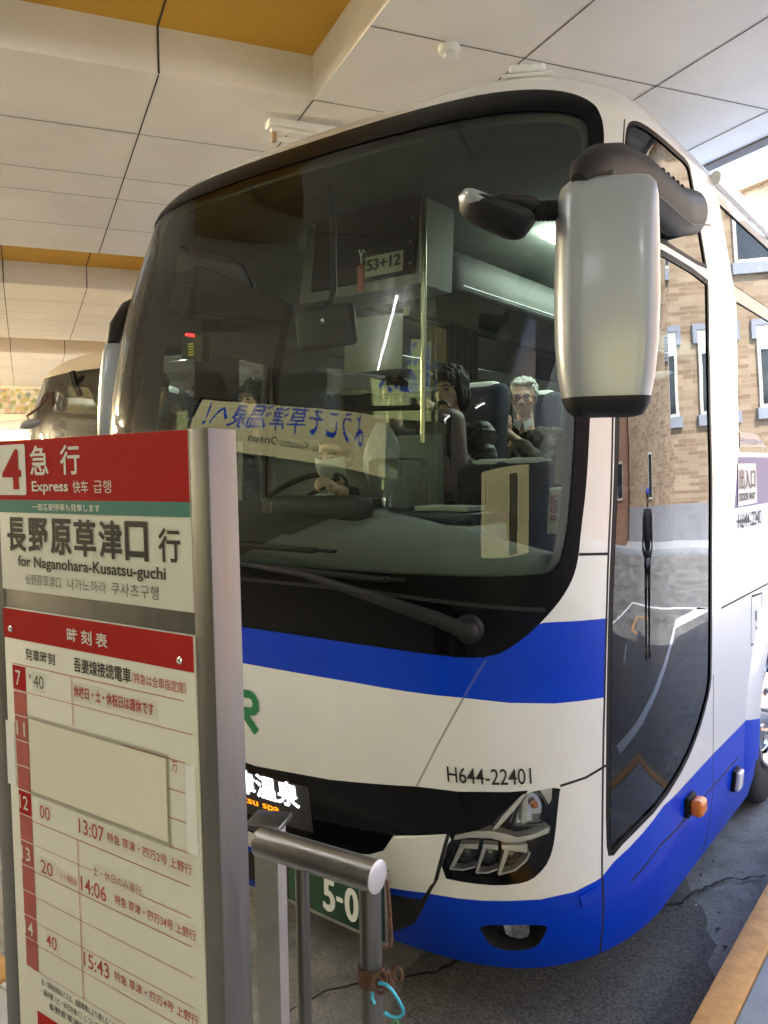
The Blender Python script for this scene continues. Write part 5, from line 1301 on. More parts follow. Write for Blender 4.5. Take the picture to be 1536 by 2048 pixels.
def curtain(a0, a1, z0, z1, L):
    g = G(); rows = []
    for i in range(2):
        r = []
        for k in range(61): t = k / 60; r.append(BP(a0 + (a1 - a0) * t, L - .022 * math.sin(t * 2 * math.pi * 7) + .006 * math.sin(31 * t), (z0, z1)[i]))
        rows.append(r)
    g.grid(rows); return link('curtain', g, M['curtain'], BUS, smooth=80)
curtain(5.30, 5.76, 1.95, 2.93, 2.36); curtain(8.2, 8.7, 1.95, 2.82, 2.36)
g = G(); bbox(g, 4.45, 8.6, 1.12, 1.20, 3.165, 3.185); link('cabin_lamp', g, M['cablamp'], BUS, smooth=0)
# seats
def seat(a, L, zf, w=.44, top=1.15):
    s = root('seat', BP(a, L, zf)); s.parent = BUS; s.location = BP(a, L, zf) - BUS.location
    g = G(); bbox(g, a - .42, a + .06, L - w / 2, L + w / 2, zf + .32, zf + .46, .05); link('cushion', g, M['seatf'], s, smooth=60)
    rt = SQ3 @ Matrix.Rotation(R(9), 3, 'Y'); hh = top - .40
    g = G(); g.box(BP(a + .07, L, zf + .40 + hh / 2), (.13, w, hh), rt, .055, seg=3); link('backrest', g, M['seatf'], s, smooth=60)
    g = G(); g.box(BP(a + .07 + .05, L, zf + top - .12), (.142, w * .72, .27), rt, .058, seg=3); link('head_cover', g, M['cover'], s, smooth=60)
    g = G(); bbox(g, a - .3, a, L - .1, L + .1, zf, zf + .33); link('pedestal', g, M['dark'], s)
for a in (4.60, 5.40, 6.2, 7.0):
    for L in (1.745, 2.16): seat(a, L, 1.27, .40, 1.12)
for a in (5.1, 5.9, 6.7):
    for L in (.38, .82): seat(a, L, 1.27)
for u_ in ((Vector((0.4654, 4.0006, 1.8423))), (Vector((0.5757, 3.6715, 1.8289)))):
    L = (u_ - BP(0, 0, 0)).dot(EL); seat(u_.dot(EA), L, .88, .36, 1.0)
# ticket dispenser by the door, paper above
td = root('ticket_dispenser', Vector((0.5979, 2.8611, 1.7010))); td.parent = BUS; td.location = Vector((0.5979, 2.8611, 1.7010)) - BUS.location
d0, d1, d2, d3 = Vector((0.5573, 2.8661, 1.6191)), Vector((0.6237, 2.8174, 1.6250)), Vector((0.6344, 2.8095, 1.7732)), Vector((0.5657, 2.8600, 1.7767))
g = G(); g.prism([d0, d1, d2, d3], EA * .12); link('case', g, M['white'], td, smooth=0)
fd = lambda x, y: d0 + (d1 - d0) * x + (d3 - d0) * y - EA * .004
g = G()
for k, chh in enumerate('整理券'): text(g, chh, fd, .08, .66 - .21 * k, .44, .84 - .21 * k, .03)
stroke(g, fd, [(.56, .90), (.66, .90), (.66, .84), (.80, .84)], .02) if False else g.add([fd(.58, .84), fd(.88, .84), fd(.73, .74), fd(.66, .84), fd(.66, .94), fd(.80, .94), fd(.80, .84)], [(0, 2, 1), (3, 6, 5, 4)]); link('lettering', g, M['redink'], td, smooth=0)
g = G(); rect(g, fd, .56, .48, .86, .70); link('ticket_slot', g, M['ink'], td, smooth=0)
g = G(); bbox(g, 2.74, 2.84, .19, .30, .6, 1.62); link('stand', g, M['lining'], td)
g = G(); g.prism([Vector((0.5776, 2.8264, 1.7906)), Vector((0.6240, 2.7924, 1.7920)), Vector((0.6303, 2.7877, 1.9395)), Vector((0.5813, 2.8237, 1.9400))], EA * .004); setp(link('notice_sheet', g, M['paper'], smooth=0), 'small notice sheet above the ticket dispenser by the coach door', 'notice')
# monitor, fare display and a mirror-arm stand-in on the driver's side
g = G(); g.prism([Vector((-1.0611, 4.5012, 2.5321)), Vector((-0.5141, 3.9755, 2.3396)), Vector((-0.4380, 3.9196, 2.6254)), Vector((-0.9593, 4.4265, 2.9328))], EA * .05); link('driver_monitor', g, M['screen'], BUS, smooth=0)
g = G(); g.prism([Vector((-0.9245, 3.9047, 2.3763)), Vector((-0.8126, 3.8225, 2.3545)), Vector((-0.8065, 3.8180, 2.4658)), Vector((-0.9180, 3.8999, 2.4899))], EA * .05); fd_ = link('fare_display', g, M['ink'], BUS, smooth=0)
g = G(); g.prism([Vector((-0.8998, 3.8803, 2.4796)), Vector((-0.8508, 3.8443, 2.4663)), Vector((-0.8530, 3.8460, 2.4801)), Vector((-0.8939, 3.8760, 2.4902))], EA * .004); link('red_lamp', g, M['ledred'], fd_, smooth=0)
g = G()
for k in range(5): c_ = Vector((-0.8847, 3.8692, 2.4345)) + Vector((0, 0, -.012 * k)); g.prism([c_, c_ - EL * .035, c_ - EL * .035 + Vector((0, 0, .005)), c_ + Vector((0, 0, .005))], EA * .003)
link('digit_row', g, M['ledyel'], fd_, smooth=0)
g = G(); g.tube([Vector((-1.1442, 4.2521, 2.7198)), Vector((-1.1544, 4.2223, 2.5164)), Vector((-1.2070, 4.2113, 2.3176)), Vector((-1.2592, 4.1753, 2.0433))], [.05, .045, .05, .06], 12); link('mirror_arm_stand_in', g, M['plastic'], BUS)  # dark tube added in place of the far mirror arm seen through the glass

# ------------------------------------------------------------------ people
M['skin'] = pmat('skin', (.56, .35, .25), .55, var=.06, vscale=30)
M['skinf'] = pmat('fair_skin', (.62, .42, .32), .55, var=.05, vscale=30)
M['hairb'] = pmat('black_hair', (.012, .010, .010), .6, spec=.3, var=.4, vscale=60, stretch=(8, 8, 1))
M['hairg'] = pmat('grey_hair', (.42, .42, .40), .6, var=.35, vscale=70, stretch=(6, 6, 1))
M['eye'] = pmat('eye_dark', (.015, .012, .012), .2)
M['lip'] = pmat('lip', (.36, .12, .10), .5)
M['navycloth'] = pmat('navy_cloth', (.012, .016, .032), .85, var=.2, vscale=15)
M['puffer'] = pmat('black_puffer', (.015, .017, .024), .55, var=.3, vscale=12)
M['olive'] = pmat('olive_jacket', (.045, .036, .024), .8, var=.2, vscale=14)
M['shirt'] = pmat('white_shirt', (.6, .62, .64), .8, var=.04)
M['mask'] = pmat('white_mask', (.66, .66, .64), .85, var=.05, vscale=12)
M['mauve'] = pmat('mauve_nylon', (.20, .14, .145), .6, var=.12, vscale=25)
M['uniform'] = pmat('guard_uniform', (.010, .012, .02), .8, var=.2)
M['capblue'] = pmat('cap_blue', (.02, .06, .45), .6)
M['shoe'] = pmat('brown_shoe', (.16, .10, .05), .5)
_UV = {}
def ball(bm, c, r, sc=(1, 1, 1), rot=None, u=14, v=10):
    k = (u, v)
    if k not in _UV:
        b = bmesh.new(); bmesh.ops.create_uvsphere(b, u_segments=u, v_segments=v, radius=1); b.verts.index_update()
        _UV[k] = (np.array([x.co[:] for x in b.verts]), [[x.index for x in f.verts] for f in b.faces]); b.free()
    V, Fc = _UV[k]; V = V * (np.array(sc) * r)
    if rot is not None: V = V @ np.array(rot).T
    bm.add(V + np.array(c), Fc)
def limb(bm, P, rs, k=7):
    P = [Vector(p) for p in P]
    for i in range(len(P) - 1):
        n = max(2, int((P[i + 1] - P[i]).length / (min(rs[i], rs[i + 1]) * .55)))
        for j in range(n + 1): t = j / n; ball(bm, P[i].lerp(P[i + 1], t), rs[i] + (rs[i + 1] - rs[i]) * t, u=10, v=8)
from mathutils import noise as mnoise
def fuse(bm, vox, smooth=6, fac=.5, wr=0, ws=(14, 14, 9)):
    me = bpy.data.meshes.new('f'); me.from_pydata(bm.v, [], bm.f); o = bpy.data.objects.new('f', me); SC.collection.objects.link(o)
    md = o.modifiers.new('r', 'REMESH'); md.mode = 'VOXEL'; md.voxel_size = vox
    if smooth: ms = o.modifiers.new('s', 'SMOOTH'); ms.iterations = smooth; ms.factor = fac
    e = o.evaluated_get(bpy.context.evaluated_depsgraph_get()); m2 = e.to_mesh(); g = G()
    g.v = [tuple(v.co) for v in m2.vertices]; g.f = [tuple(p.vertices) for p in m2.polygons]; g.m = [0] * len(g.f)
    if wr: g.v = [tuple(v.co + v.normal * wr * (mnoise.noise(Vector((v.co.x * ws[0], v.co.y * ws[1], v.co.z * ws[2]))) + .5 * mnoise.noise(Vector((v.co.x * ws[0], v.co.y * ws[1], v.co.z * ws[2])) * 2.3))) for v in m2.vertices]
    e.to_mesh_clear()
    bpy.data.objects.remove(o); bpy.data.meshes.remove(me); return g
class Face:
    """head frame: f forward, u up, r = the person's left-hand side axis; h = head height"""
    def __init__(s, c, f, u=(0, 0, 1), h=.235):
        s.c = Vector(c); s.f = Vector(f).normalized(); s.u = Vector(u); s.u = (s.u - s.f * s.u.dot(s.f)).normalized(); s.r = s.u.cross(s.f); s.k = h / .235
        s.rot = Matrix((s.r, s.f, s.u)).transposed()
    def p(s, x, y, z): return s.c + (s.r * x + s.f * y + s.u * z) * s.k
    def ball(s, bm, p, r, sc=(1, 1, 1), **k): ball(bm, s.p(*p), r * s.k, sc, s.rot, **k)
    def head(s, bm):
        s.ball(bm, (0, -.018, .035), .086, (.88, 1.10, 1.0), u=22, v=16); s.ball(bm, (0, .024, -.028), .066, (.94, .95, 1.22), u=20, v=14)
        s.ball(bm, (0, .046, -.083), .036, (1.15, .85, .75)); s.ball(bm, (0, .068, .026), .030, (1.9, .6, .6))
        for x in (-1, 1):
            s.ball(bm, (x * .040, .052, -.022), .026, (1, .8, .9)); s.ball(bm, (x * .076, -.012, -.008), .024, (.35, .75, 1.25)); s.ball(bm, (x * .013, .088, -.034), .010)
        limb(bm, [s.p(0, .082, .018), s.p(0, .100, -.028)], [.009 * s.k, .013 * s.k])
        s.ball(bm, (0, .083, -.056), .012, (2.0, .6, .55)); s.ball(bm, (0, .081, -.068), .012, (1.7, .6, .6))
    def neck(s, bm, base, r=.052): limb(bm, [s.p(0, -.02, -.05), base], [r * s.k, r * 1.12 * s.k])
    def features(s, par, lips=True, brow='hairb', eyes=True):
        for x in (-1, 1):
            g = G(); g.sphere(s.p(x * .033, .0765, .004), .0145 * s.k, (1.1, .45, .42), s.rot, 12, 8)
            link('eye', g, M['eye'], par, smooth=80)
        for x in (-1, 1): g = G(); g.tube([s.p(x * .015, .094, .024), s.p(x * .033, .090, .030), s.p(x * .052, .074, .024)], (.0042 * s.k, .0030 * s.k), 6); link('eyebrow', g, M[brow], par)
        if lips: g = G(); g.sphere(s.p(0, .090, -.061), .020 * s.k, (1, .25, .26), s.rot, 14, 8); link('lips', g, M['lip'], par, smooth=80)
def person(name_loc, lab): return root('person', name_loc, lab, 'person')
def fist(bm, c, d, n, k=1.0, curl=1.0, point=False):
    """hand: palm at c, d along the fingers, n out of the back of the hand"""
    d = Vector(d).normalized(); n = Vector(n); n = (n - d * n.dot(d)).normalized(); w = d.cross(n); c = Vector(c)
    rt = Matrix((w, d, n)).transposed(); ball(bm, c, .042 * k, (.95, 1.05, .42), rt)
    for i, (x, L) in enumerate(((-.030, .070), (-.010, .080), (.010, .075), (.029, .058))):
        b = c + (w * x + d * .036) * k; cu = 0.15 if (point and i == 0) else curl
        k1 = b + (d * math.cos(cu * .7) - n * math.sin(cu * .7)) * L * .48 * k; k2 = k1 + (d * math.cos(cu * 1.7) - n * math.sin(cu * 1.7)) * L * .32 * k; k3 = k2 + (d * math.cos(cu * 2.4) - n * math.sin(cu * 2.4)) * L * .24 * k
        limb(bm, [b, k1, k2, k3], [.0098 * k, .009 * k, .0082 * k, .007 * k])
    t0 = c - w * .036 * k - d * .012 * k; t1 = t0 + (-w * .5 + d * .7 - n * .3).normalized() * .036 * k; limb(bm, [t0, t1, t1 + (d * .9 - n * .25).normalized() * .03 * k], [.0125 * k, .0105 * k, .0085 * k])

# woman in the first row, backpack on her lap
hc = Vector((0.3934, 4.9220, 2.3063)); F = Face(hc, (-.62, -.78, -.04), h=.24)
wm = person(BP(4.2, 1.66, 1.73), 'young woman with black bob and dark puffer jacket hugging a backpack inside the coach')
sh = hc + Vector((.02, .05, -.22)); b = G(); F.head(b); F.neck(b, sh + Vector((0, 0, .02))); ball(b, sh + Vector((0, 0, -.12)), .11, (1.3, .9, 1.5)); fist(b, Vector((0.2715, 4.7013, 2.2038)), (-.5, -.3, .2), (.2, -.8, .5), .9)
hnd = Vector((0.2715, 4.7013, 2.2038)); limb(b, [hnd + Vector((.03, .02, -.03)), hnd + Vector((.10, .06, -.14))], [.026, .034])
body_ = fuse(b, .0075, 3); link('body', body_, M['skinf'], wm, smooth=80); F.features(wm)
b = G(); F.ball(b, (0, -.028, .05), .104, (.92, 1.0, .98), u=20, v=14); F.ball(b, (0, -.055, -.03), .10, (.95, .75, 1.0)); 
for x in (-1, 1): F.ball(b, (x * .075, -.012, -.025), .042, (.55, .95, 1.75)); 
F.ball(b, (0, .060, .078), .055, (1.25, .55, .62)); F.ball(b, (.05, .05, .055), .03, (.8, .8, 1.1)); F.ball(b, (-.05, .05, .055), .03, (.8, .8, 1.1))
link('hair', fuse(b, .0045, 2, .5, .012, (60, 60, 8)), M['hairb'], wm, smooth=80)
b = G(); L0 = sh + EL * .19 + Vector((0, 0, -.05)); R0 = sh - EL * .19 + Vector((0, 0, -.05))
ball(b, sh + Vector((0, .0, -.24)), .2, (1.0, .72, 1.25)); limb(b, [L0, R0], [.085, .085]); limb(b, [sh + Vector((0, 0, -.01)), sh + Vector((0, 0, -.08))], [.075, .11])
for k, S0 in enumerate((L0, R0)):
    el = S0 + Vector((0, -.06, -.27)) + (EL * .05 if k == 0 else -EL * .05); wr = Vector((0.3584, 4.6747, 1.9429)) if k else Vector((0.2891, 4.7256, 2.1551))
    for i in range(7): t = i / 6; ball(b, S0.lerp(el, t), .072, (1, 1, .8)); ball(b, el.lerp(wr, t), .062 - .01 * t)
link('jacket', fuse(b, .008, 1, .5, .014, (9, 9, 26)), M['puffer'], wm, smooth=80)
bp = root('backpack', Vector((0.3261, 4.5371, 1.7106)), 'mauve grey backpack held upright on the lap of the woman in the coach', 'backpack')
bc = Vector((0.3243, 4.5508, 1.9216)); brt = SQ3 @ Matrix.Rotation(R(-4), 3, 'X')
g = G(); g.box(bc, (.17, .27, .50), brt, .07, seg=4); link('bag', g, M['mauve'], bp, smooth=60)
g = G(); g.box(bc + Vector((0, 0, -.10)) - EA * .085, (.07, .23, .22), brt, .032, seg=3); link('front_pocket', g, M['mauve'], bp, smooth=60)
g = G(); z_ = [bc - EA * .095 + EL * (.10 * math.cos(R(a))) + Vector((0, 0, .11 + .08 * math.sin(R(a)))) for a in range(0, 181, 15)]; g.tube(z_, .004, 6); g.tube([bc - EA * .125 + EL * x + Vector((0, 0, .005)) for x in (-.10, -.05, 0, .05, .10)], .004, 6); link('zip', g, M['ink'], bp)
g = G(); g.tube([bc + EL * (.045 * math.cos(R(a))) + Vector((0, 0, .245 + .045 * math.sin(R(a)))) for a in range(0, 181, 20)], (.014, .006), 8); link('handle', g, M['ink'], bp)
for x in (-.09, .09): g = G(); g.tube([bc - EA * .07 + EL * x + Vector((0, 0, .22)), bc - EA * .105 + EL * x * 1.1 + Vector((0, 0, .1)), bc - EA * .10 + EL * x * 1.15 + Vector((0, 0, -.15))], (.012, .004), 6); link('strap', g, M['plastic'], bp)

# elderly man, second row
hc = Vector((0.9073, 5.4131, 2.2975)); F = Face(hc, (-.30, -.95, -.06), h=.235)
om = person(BP(5.0, 1.6, 1.73), 'elderly man with grey hair and glasses in olive jacket seated in the coach')
sh = hc + Vector((.02, .03, -.205)); b = G(); F.head(b); F.neck(b, sh); hd_ = Vector((0.7805, 5.2828, 2.1164)); fist(b, hd_, (-.05, -.25, .95), (.3, -.9, -.1), 1.0, 1.0, True)
limb(b, [hd_ + Vector((0, 0, -.04)), Vector((0.8579, 5.3004, 2.0125))], [.027, .031]); ball(b, sh + Vector((0, 0, -.14)), .11, (1.2, .85, 1.5)); link('body', fuse(b, .0075, 3), M['skin'], om, smooth=80); F.features(om, brow='hairg')
b = G(); F.ball(b, (0, -.040, .062), .095, (.94, 1.0, .84), u=20, v=14); F.ball(b, (0, -.075, .005), .07, (1.05, .7, 1.0))
for x in (-1, 1): F.ball(b, (x * .076, -.012, .028), .030, (.5, 1, 1.2))
F.ball(b, (-.03, .045, .095), .04, (1.2, .7, .5)); F.ball(b, (.03, .045, .095), .04, (1.2, .7, .5)); link('hair', fuse(b, .0045, 2, .5, .010, (55, 55, 22)), M['hairg'], om, smooth=80)
g = G()
for x in (-1, 1):
    pr_ = [F.p(x * .035 + .025 * math.cos(R(a)), .097 - .006 * abs(math.cos(R(a))), .001 + .018 * math.sin(R(a))) for a in range(0, 361, 24)]; g.tube(pr_, .0028, 6); g.tube([F.p(x * .060, .092, .008), F.p(x * .080, .03, .006), F.p(x * .082, -.02, .0)], .0026, 6)
g.tube([F.p(-.01, .099, .006), F.p(.01, .099, .006)], .0026, 6); link('glasses', g, M['ink'], om)
b = G(); L0 = sh + EL * .20 + Vector((0, 0, -.07)); R0 = sh - EL * .20 + Vector((0, 0, -.07)); ball(b, sh + Vector((0, .02, -.28)), .21, (1.02, .75, 1.25)); limb(b, [L0, R0], [.085, .085])
for q in range(9):
    w = R(150 + 240 * q / 8); ball(b, sh + Vector((.10 * math.cos(w) , .02 + .085 * math.sin(w) * -1, -.015)), .045)
el = Vector((0.9746, 5.1403, 1.8524)); wr = Vector((0.8737, 5.2640, 1.9891))
for i in range(8): t = i / 7; ball(b, R0.lerp(el, t), .075 - .008 * t); ball(b, el.lerp(wr, t), .064 - .014 * t)
el2 = L0 + Vector((-.02, -.04, -.28)); 
for i in range(7): t = i / 6; ball(b, L0.lerp(el2, t), .075 - .008 * t)
link('jacket', fuse(b, .008, 2, .5, .016, (16, 16, 10)), M['olive'], om, smooth=80)
g = G()
for x in (-1, 1): g = G(); g.prism([F.p(x * .008, .06, -.155), F.p(x * .055, .045, -.125), F.p(x * .06, .05, -.165), F.p(x * .018, .075, -.205)], F.f * .008); link('shirt_collar', g, M['shirt'], om, smooth=0)

# man behind the glass screen
hc = Vector((0.0668, 5.2238, 2.2941)); F = Face(hc, (-.15, -.98, -.1), h=.235)
mn_ = person(BP(4.25, 2.06, 1.73), 'dark haired man in black seated behind the glass screen and rail in the coach')
sh = hc + Vector((.01, .03, -.205)); b = G(); F.head(b); F.neck(b, sh); ball(b, sh + Vector((0, .01, -.15)), .11, (1.2, .85, 1.5)); link('body', fuse(b, .008, 3), M['skin'], mn_, smooth=80); F.features(mn_)
b = G(); F.ball(b, (0, -.035, .058), .098, (.94, 1.0, .88), u=20, v=14); F.ball(b, (0, -.07, .0), .075, (1.05, .7, 1.1)); F.ball(b, (0, .055, .085), .045, (1.3, .6, .55))
for x in (-1, 1): F.ball(b, (x * .076, -.005, .025), .03, (.5, 1, 1.3))
link('hair', fuse(b, .0045, 2, .5, .010, (55, 55, 20)), M['hairb'], mn_, smooth=80)
b = G(); L0 = sh + EL * .20 + Vector((0, 0, -.07)); R0 = sh - EL * .20 + Vector((0, 0, -.07)); ball(b, sh + Vector((0, .02, -.28)), .21, (1.02, .75, 1.25)); limb(b, [L0, R0], [.085, .085]); limb(b, [sh, sh + Vector((0, 0, -.08))], [.07, .1])
for S0 in (L0, R0): limb(b, [S0, S0 + Vector((0, -.05, -.28))], [.072, .065])
link('jacket', fuse(b, .009, 2, .5, .014), M['navycloth'], mn_, smooth=80)

# driver: white mask, navy suit, tie
hc = Vector((-0.2441, 4.1742, 1.9184)); F = Face(hc, (-.40, -.90, -.12), h=.235)
dr = person(BP(3.3, 1.76, 1.3), 'coach driver in navy suit, white shirt, dark tie and white face mask', )
sh = hc + Vector((.02, .04, -.20)); b = G(); F.head(b); F.neck(b, sh); ball(b, sh + Vector((0, .02, -.16)), .11, (1.1, .8, 1.5))
gh = wc - EL * .20 + Vector((.0, -.02, .08)); fist(b, gh, (-.4, -.4, .3), (0, -.5, .8), 1.0); limb(b, [gh + Vector((.03, .03, -.03)), gh + Vector((.1, .1, -.06))], [.028, .034]); link('body', fuse(b, .008, 3), M['skin'], dr, smooth=80); F.features(dr, lips=False)
b = G(); F.ball(b, (0, -.035, .058), .098, (.94, 1.0, .88), u=20, v=14); F.ball(b, (0, -.07, .0), .075, (1.05, .7, 1.1)); F.ball(b, (0, .05, .09), .045, (1.3, .6, .5)); link('hair', fuse(b, .008, 2), M['hairb'], dr, smooth=80)
g = G(); rows = []
for i in range(9):
    t = i / 8; z = .000 - .105 * t; r = []
    for k in range(15):
        a = R(-72 + 144 * k / 14); rad = (.088 - .012 * t) * (1 + .10 * math.sin(math.pi * t)); r.append(F.p(rad * math.sin(a) * .92, .020 + rad * math.cos(a) * (1.0 + .16 * math.sin(math.pi * min(1, t * 1.3)) * math.cos(a)) - .03 * t * t, z - .012 * (1 - math.cos(a)) * (1 if i > 4 else -1)))
    rows.append(r)
g.grid(rows); link('face_mask', g, M['mask'], dr, smooth=80)
b = G(); L0 = sh + EL * .20 + Vector((0, 0, -.07)); R0 = sh - EL * .20 + Vector((0, 0, -.07)); ball(b, sh + Vector((0, .03, -.28)), .2, (1.05, .72, 1.3)); limb(b, [L0, R0], [.08, .08])
eR = R0 + Vector((-.03, -.10, -.26)); limb(b, [R0, eR, gh + Vector((.08, .08, -.05))], [.072, .06, .045]); limb(b, [L0, L0 + Vector((-.05, -.1, -.26))], [.072, .06]); link('jacket', fuse(b, .009, 2, .5, .010), M['navycloth'], dr, smooth=80)
fw = Vector((-.40, -.90, 0)).normalized(); rr_ = Vector((0, 0, 1)).cross(fw); ch0 = sh + fw * .120
g = G(); rows = []
for i in range(6):
    t = i / 5; hw = .085 * (1 - t) + .012; z = .02 - .30 * t; o = .02 + .055 * math.sin(math.pi * .5 * min(1, t * 1.4)); rows.append([ch0 + rr_ * x * hw + fw * (o - .06 * x * x * (1 - t)) + Vector((0, 0, z)) for x in (-1, -.5, 0, .5, 1)])
g.grid(rows); link('shirt', g, M['shirt'], dr, smooth=80)
g = G(); kz = ch0 + fw * .035; g.prism([kz + rr_ * x + Vector((0, 0, z)) + fw * y for x, z, y in ((-.022, -.035, 0), (.022, -.035, 0), (.013, -.075, .01), (.036, -.25, .055), (0, -.28, .06), (-.036, -.25, .055), (-.013, -.075, .01))], fw * .012); link('necktie', g, M['navycloth'], dr, smooth=0)

# guard standing beyond the finger platform, seen mirrored in the door glass
gp = Vector((6.14, 4.73, 0)); fwd = (BP(4.2, 0, 0) - gp); fwd.z = 0; fwd.normalize(); rg = Vector((0, 0, 1)).cross(fwd)
gd = person(gp, 'guard in black uniform and bright blue cap standing on the road beside the coach')
F = Face(gp + Vector((0, 0, 1.60)), fwd); b = G(); F.head(b); F.neck(b, gp + Vector((0, 0, 1.42)))
ball(b, gp + Vector((0, 0, 1.22)), .2, (1, .62, 1.2), Matrix((rg, fwd, Vector((0, 0, 1)))).transposed()); limb(b, [gp + rg * .17 + Vector((0, 0, 1.38)), gp - rg * .17 + Vector((0, 0, 1.38))], [.075, .075]); ball(b, gp + Vector((0, 0, .95)), .17, (1, .7, .9), Matrix((rg, fwd, Vector((0, 0, 1)))).transposed())
for sd in (-1, 1):
    hip = gp + rg * .09 * sd + Vector((0, 0, .90)); limb(b, [hip, gp + rg * .09 * sd + fwd * .02 + Vector((0, 0, .48)), gp + rg * .09 * sd + Vector((0, 0, .09))], [.092, .062, .046]); limb(b, [gp + rg * .09 * sd + Vector((0, 0, .05)), gp + rg * .10 * sd + fwd * .15 + Vector((0, 0, .04))], [.045, .04])
    s0 = gp + rg * .21 * sd + Vector((0, 0, 1.36)); e0 = s0 + rg * .05 * sd + Vector((0, 0, -.29)); w0 = gp + rg * .07 * sd + fwd * .17 + Vector((0, 0, .93)); limb(b, [s0, e0, w0], [.058, .045, .034]); fist(b, w0 + fwd * .02 - rg * sd * .03, -rg * sd, fwd, 1.0)
gg = fuse(b, .011, 3); mm = []
for f in gg.f:
    c = sum((Vector(gg.v[k]) for k in f), Vector()) / len(f) - gp; d_ = Vector((c.dot(rg), c.dot(fwd), c.z))
    hand = abs(d_.x) < .10 and d_.y > .155 and .85 < d_.z < 1.02
    mm.append(3 if hand else 0 if d_.z > 1.46 else 2 if d_.z < .10 else 1)
gg.m = mm; link('body', gg, [M['skin'], M['uniform'], M['shoe'], M['mask']], gd, smooth=80); F.features(gd)
b = G(); F.ball(b, (0, -.02, .075), .102, (.95, 1.05, .62), u=20, v=14); F.ball(b, (0, .09, .055), .06, (1.2, .9, .14)); link('cap', fuse(b, .008, 2), M['capblue'], gd, smooth=80)

# ------------------------------------------------------------------ second coach in the far bay, white bus beyond
D2 = EA * 3.2 + EL * 6.1
M['creamw'] = pmat('cream_paint_warm', (.60, .53, .42), .3, coat=.6, var=.02, vscale=2)
M['tanlining'] = pmat('tan_lining', (.42, .36, .26), .8)  # tan colour stands in for warm ceiling reflections in the second coach's glass
swap = {'gloss_black': M['creamw'], 'frit_black': M['creamw'], 'dark_lining': M['tanlining'], 'cream_paint': M['creamw'], 'windshield_glass': M['ws2'], 'side_glass': M['ws2']}
B2 = root('coach_bus', BUS.location + D2, 'second cream coach parked further back, mostly hidden behind the timetable sign', 'bus')
def clone(src, par):
    c = bpy.data.objects.new(src.name.split('.')[0], src.data.copy()); SC.collection.objects.link(c); c.parent = par; c.location = src.location
    for k, m in enumerate(c.data.materials):
        if m and m.name in swap: c.data.materials[k] = swap[m.name]
    return c
for o in list(BUS.children):
    n = o.name.split('.')[0]
    if n in ('body', 'windshield', 'driver_window', 'upper_side_window', 'lower_side_window', 'roof', 'rear_panel', 'floor_pan', 'interior_lining', 'bumper_panel', 'cabin_floor'): clone(o, B2)
    if n == 'door':
        c = clone(o, B2)
        for q in o.children: clone(q, c)
    if n == 'wheel':
        c = bpy.data.objects.new('wheel', None); SC.collection.objects.link(c); c.parent = B2; c.location = o.location
        for q in o.children: clone(q, c)
g = G(); rows = []
for s in np.linspace(.6, ST - .6, 30):
    f = SP(float(s), 1.50, -.06); rows.append([f + D2 + (EA * .7 * t) + Vector((0, 0, .30 * t)) for t in (0, .5, 1)] + [f + D2 + EA * .72 - Vector((0, 0, .4))])
g.grid(rows); link('dashboard', g, M['dashcream'], B2, smooth=60)
for a, L in ((3.75, 2.0), (4.6, 1.6), (4.6, 2.05), (4.6, .45), (4.6, .9)):
    g = G(); g.box(BP(a, L, 2.0) + D2, (.14, .46, .9), SQ3, .05); g.box(BP(a - .2, L, 1.6) + D2, (.5, .46, .15), SQ3, .05); link('seat', g, M['seatf'], B2, smooth=60)
g = G(); g.tube([Vector((-3.4612, 9.4672, 3.0257)), Vector((-3.4352, 9.4611, 2.8965)), Vector((-3.3758, 9.4541, 2.7500))], .028, 8); g.tube([Vector((-3.4950, 9.4667, 3.0150)), Vector((-3.4635, 9.4603, 2.8801)), Vector((-3.3984, 9.4538, 2.7447))], .02, 8); link('sunshade_rod', g, M['plastic'], B2)
ml = root('side_mirror', Vector((-3.6163, 8.6355, 2.3785))); ml.parent = B2; ml.location = Vector((-3.6163, 8.6355, 2.3785)) - B2.location
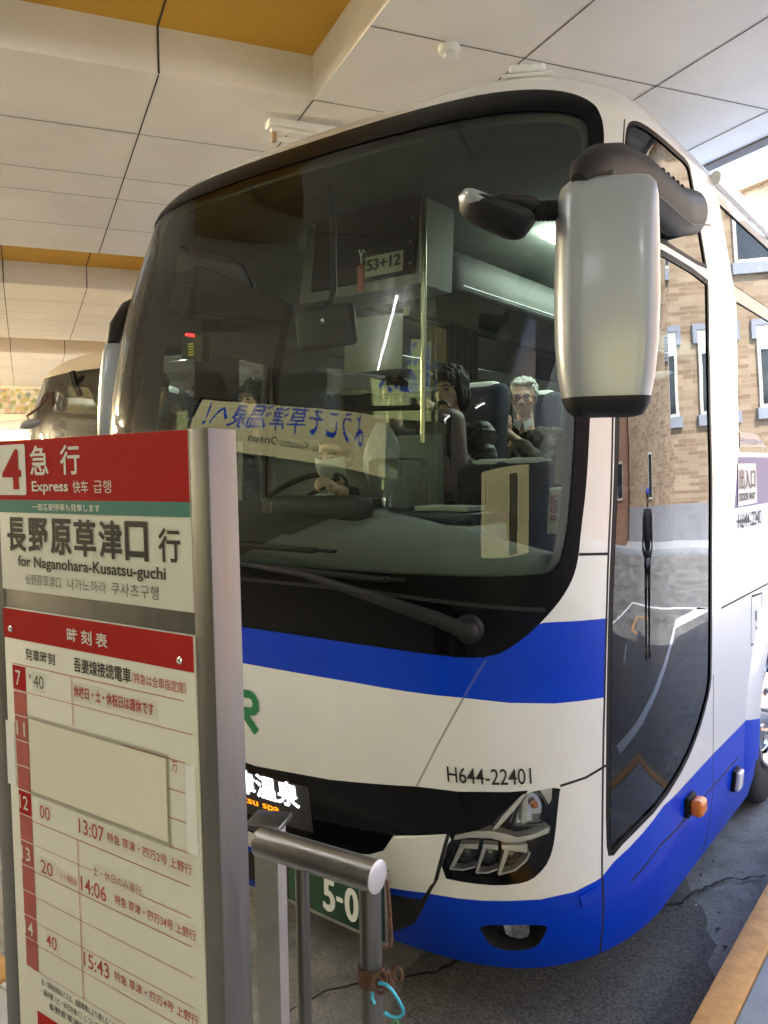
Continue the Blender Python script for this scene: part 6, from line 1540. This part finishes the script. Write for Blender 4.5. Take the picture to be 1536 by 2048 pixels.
g = G(); g.tube([Vector((-3.5064, 8.8516, 2.7130)), Vector((-3.5284, 8.8486, 2.6505)), Vector((-3.5622, 8.7442, 2.5595)), Vector((-3.6456, 8.6399, 2.4712)), Vector((-3.6157, 8.6372, 2.4144))], .012, 8); g.tube([Vector((-3.5622, 8.7442, 2.5595)), Vector((-3.5595, 8.8499, 2.6772)), Vector((-3.5167, 8.8521, 2.7237))], .009, 8); link('arm', g, M['brownink'], ml)
g = G(); g.sphere(Vector((-3.6161, 8.6359, 2.3888)), .115, (1, .5, .42), Matrix.Rotation(R(-14), 3, 'Y')); link('housing', g, M['silver'], ml, smooth=80)
g = G(); g.box(Vector((-3.5205, 8.9499, 2.6748)), (.07, .08, .16), None, .02); link('bracket', g, M['brownink'], ml)
# white bus beyond
wb0 = Vector((-5.7768, 13.0531, 2.6434)); WB = root('white_bus', Vector((wb0.x - 1, wb0.y + 2, 0)), 'white bus parked beyond the second coach, only its roof showing above the sign', 'bus')
def wbx(g, x0, x1, y0, y1, z0, z1, bev=0, m=None): g.box(wb0 + EL * (x0 + x1) / 2 + EA * (y0 + y1) / 2 + Vector((0, 0, (z0 + z1) / 2 - wb0.z)), (y1 - y0, x1 - x0, z1 - z0), SQ3, bev, m)
zt = Vector((-5.7751, 13.0583, 2.7518)).z
g = G(); wbx(g, -1.35, 1.15, 0, 8, .35, zt, .18); link('body', g, M['buswhite'], WB, smooth=50)
g = G(); wbx(g, -1.1, .9, -.012, .03, 1.1, 2.25, .01); link('windshield', g, M['dglass'], WB)
g = G()
for x in (-.25, .12): wbx(g, x - .14, x + .14, -.006, .02, zt - .165, zt - .145)
link('vent_slot', g, M['ink'], WB)
g = G(); wbx(g, -1.0, .8, -.01, .03, zt - .34, zt - .30); link('trim_strip', g, M['chrome'], WB)
for y in (1.5, 6.3):
    for x in (-1.2, 1.0):
        g = G(); c = wb0 + EL * x + EA * y; c.z = .48; g.cyl(c - EL * .14, c + EL * .14, .48, 28); link('wheel', g, M['tyre'], WB)
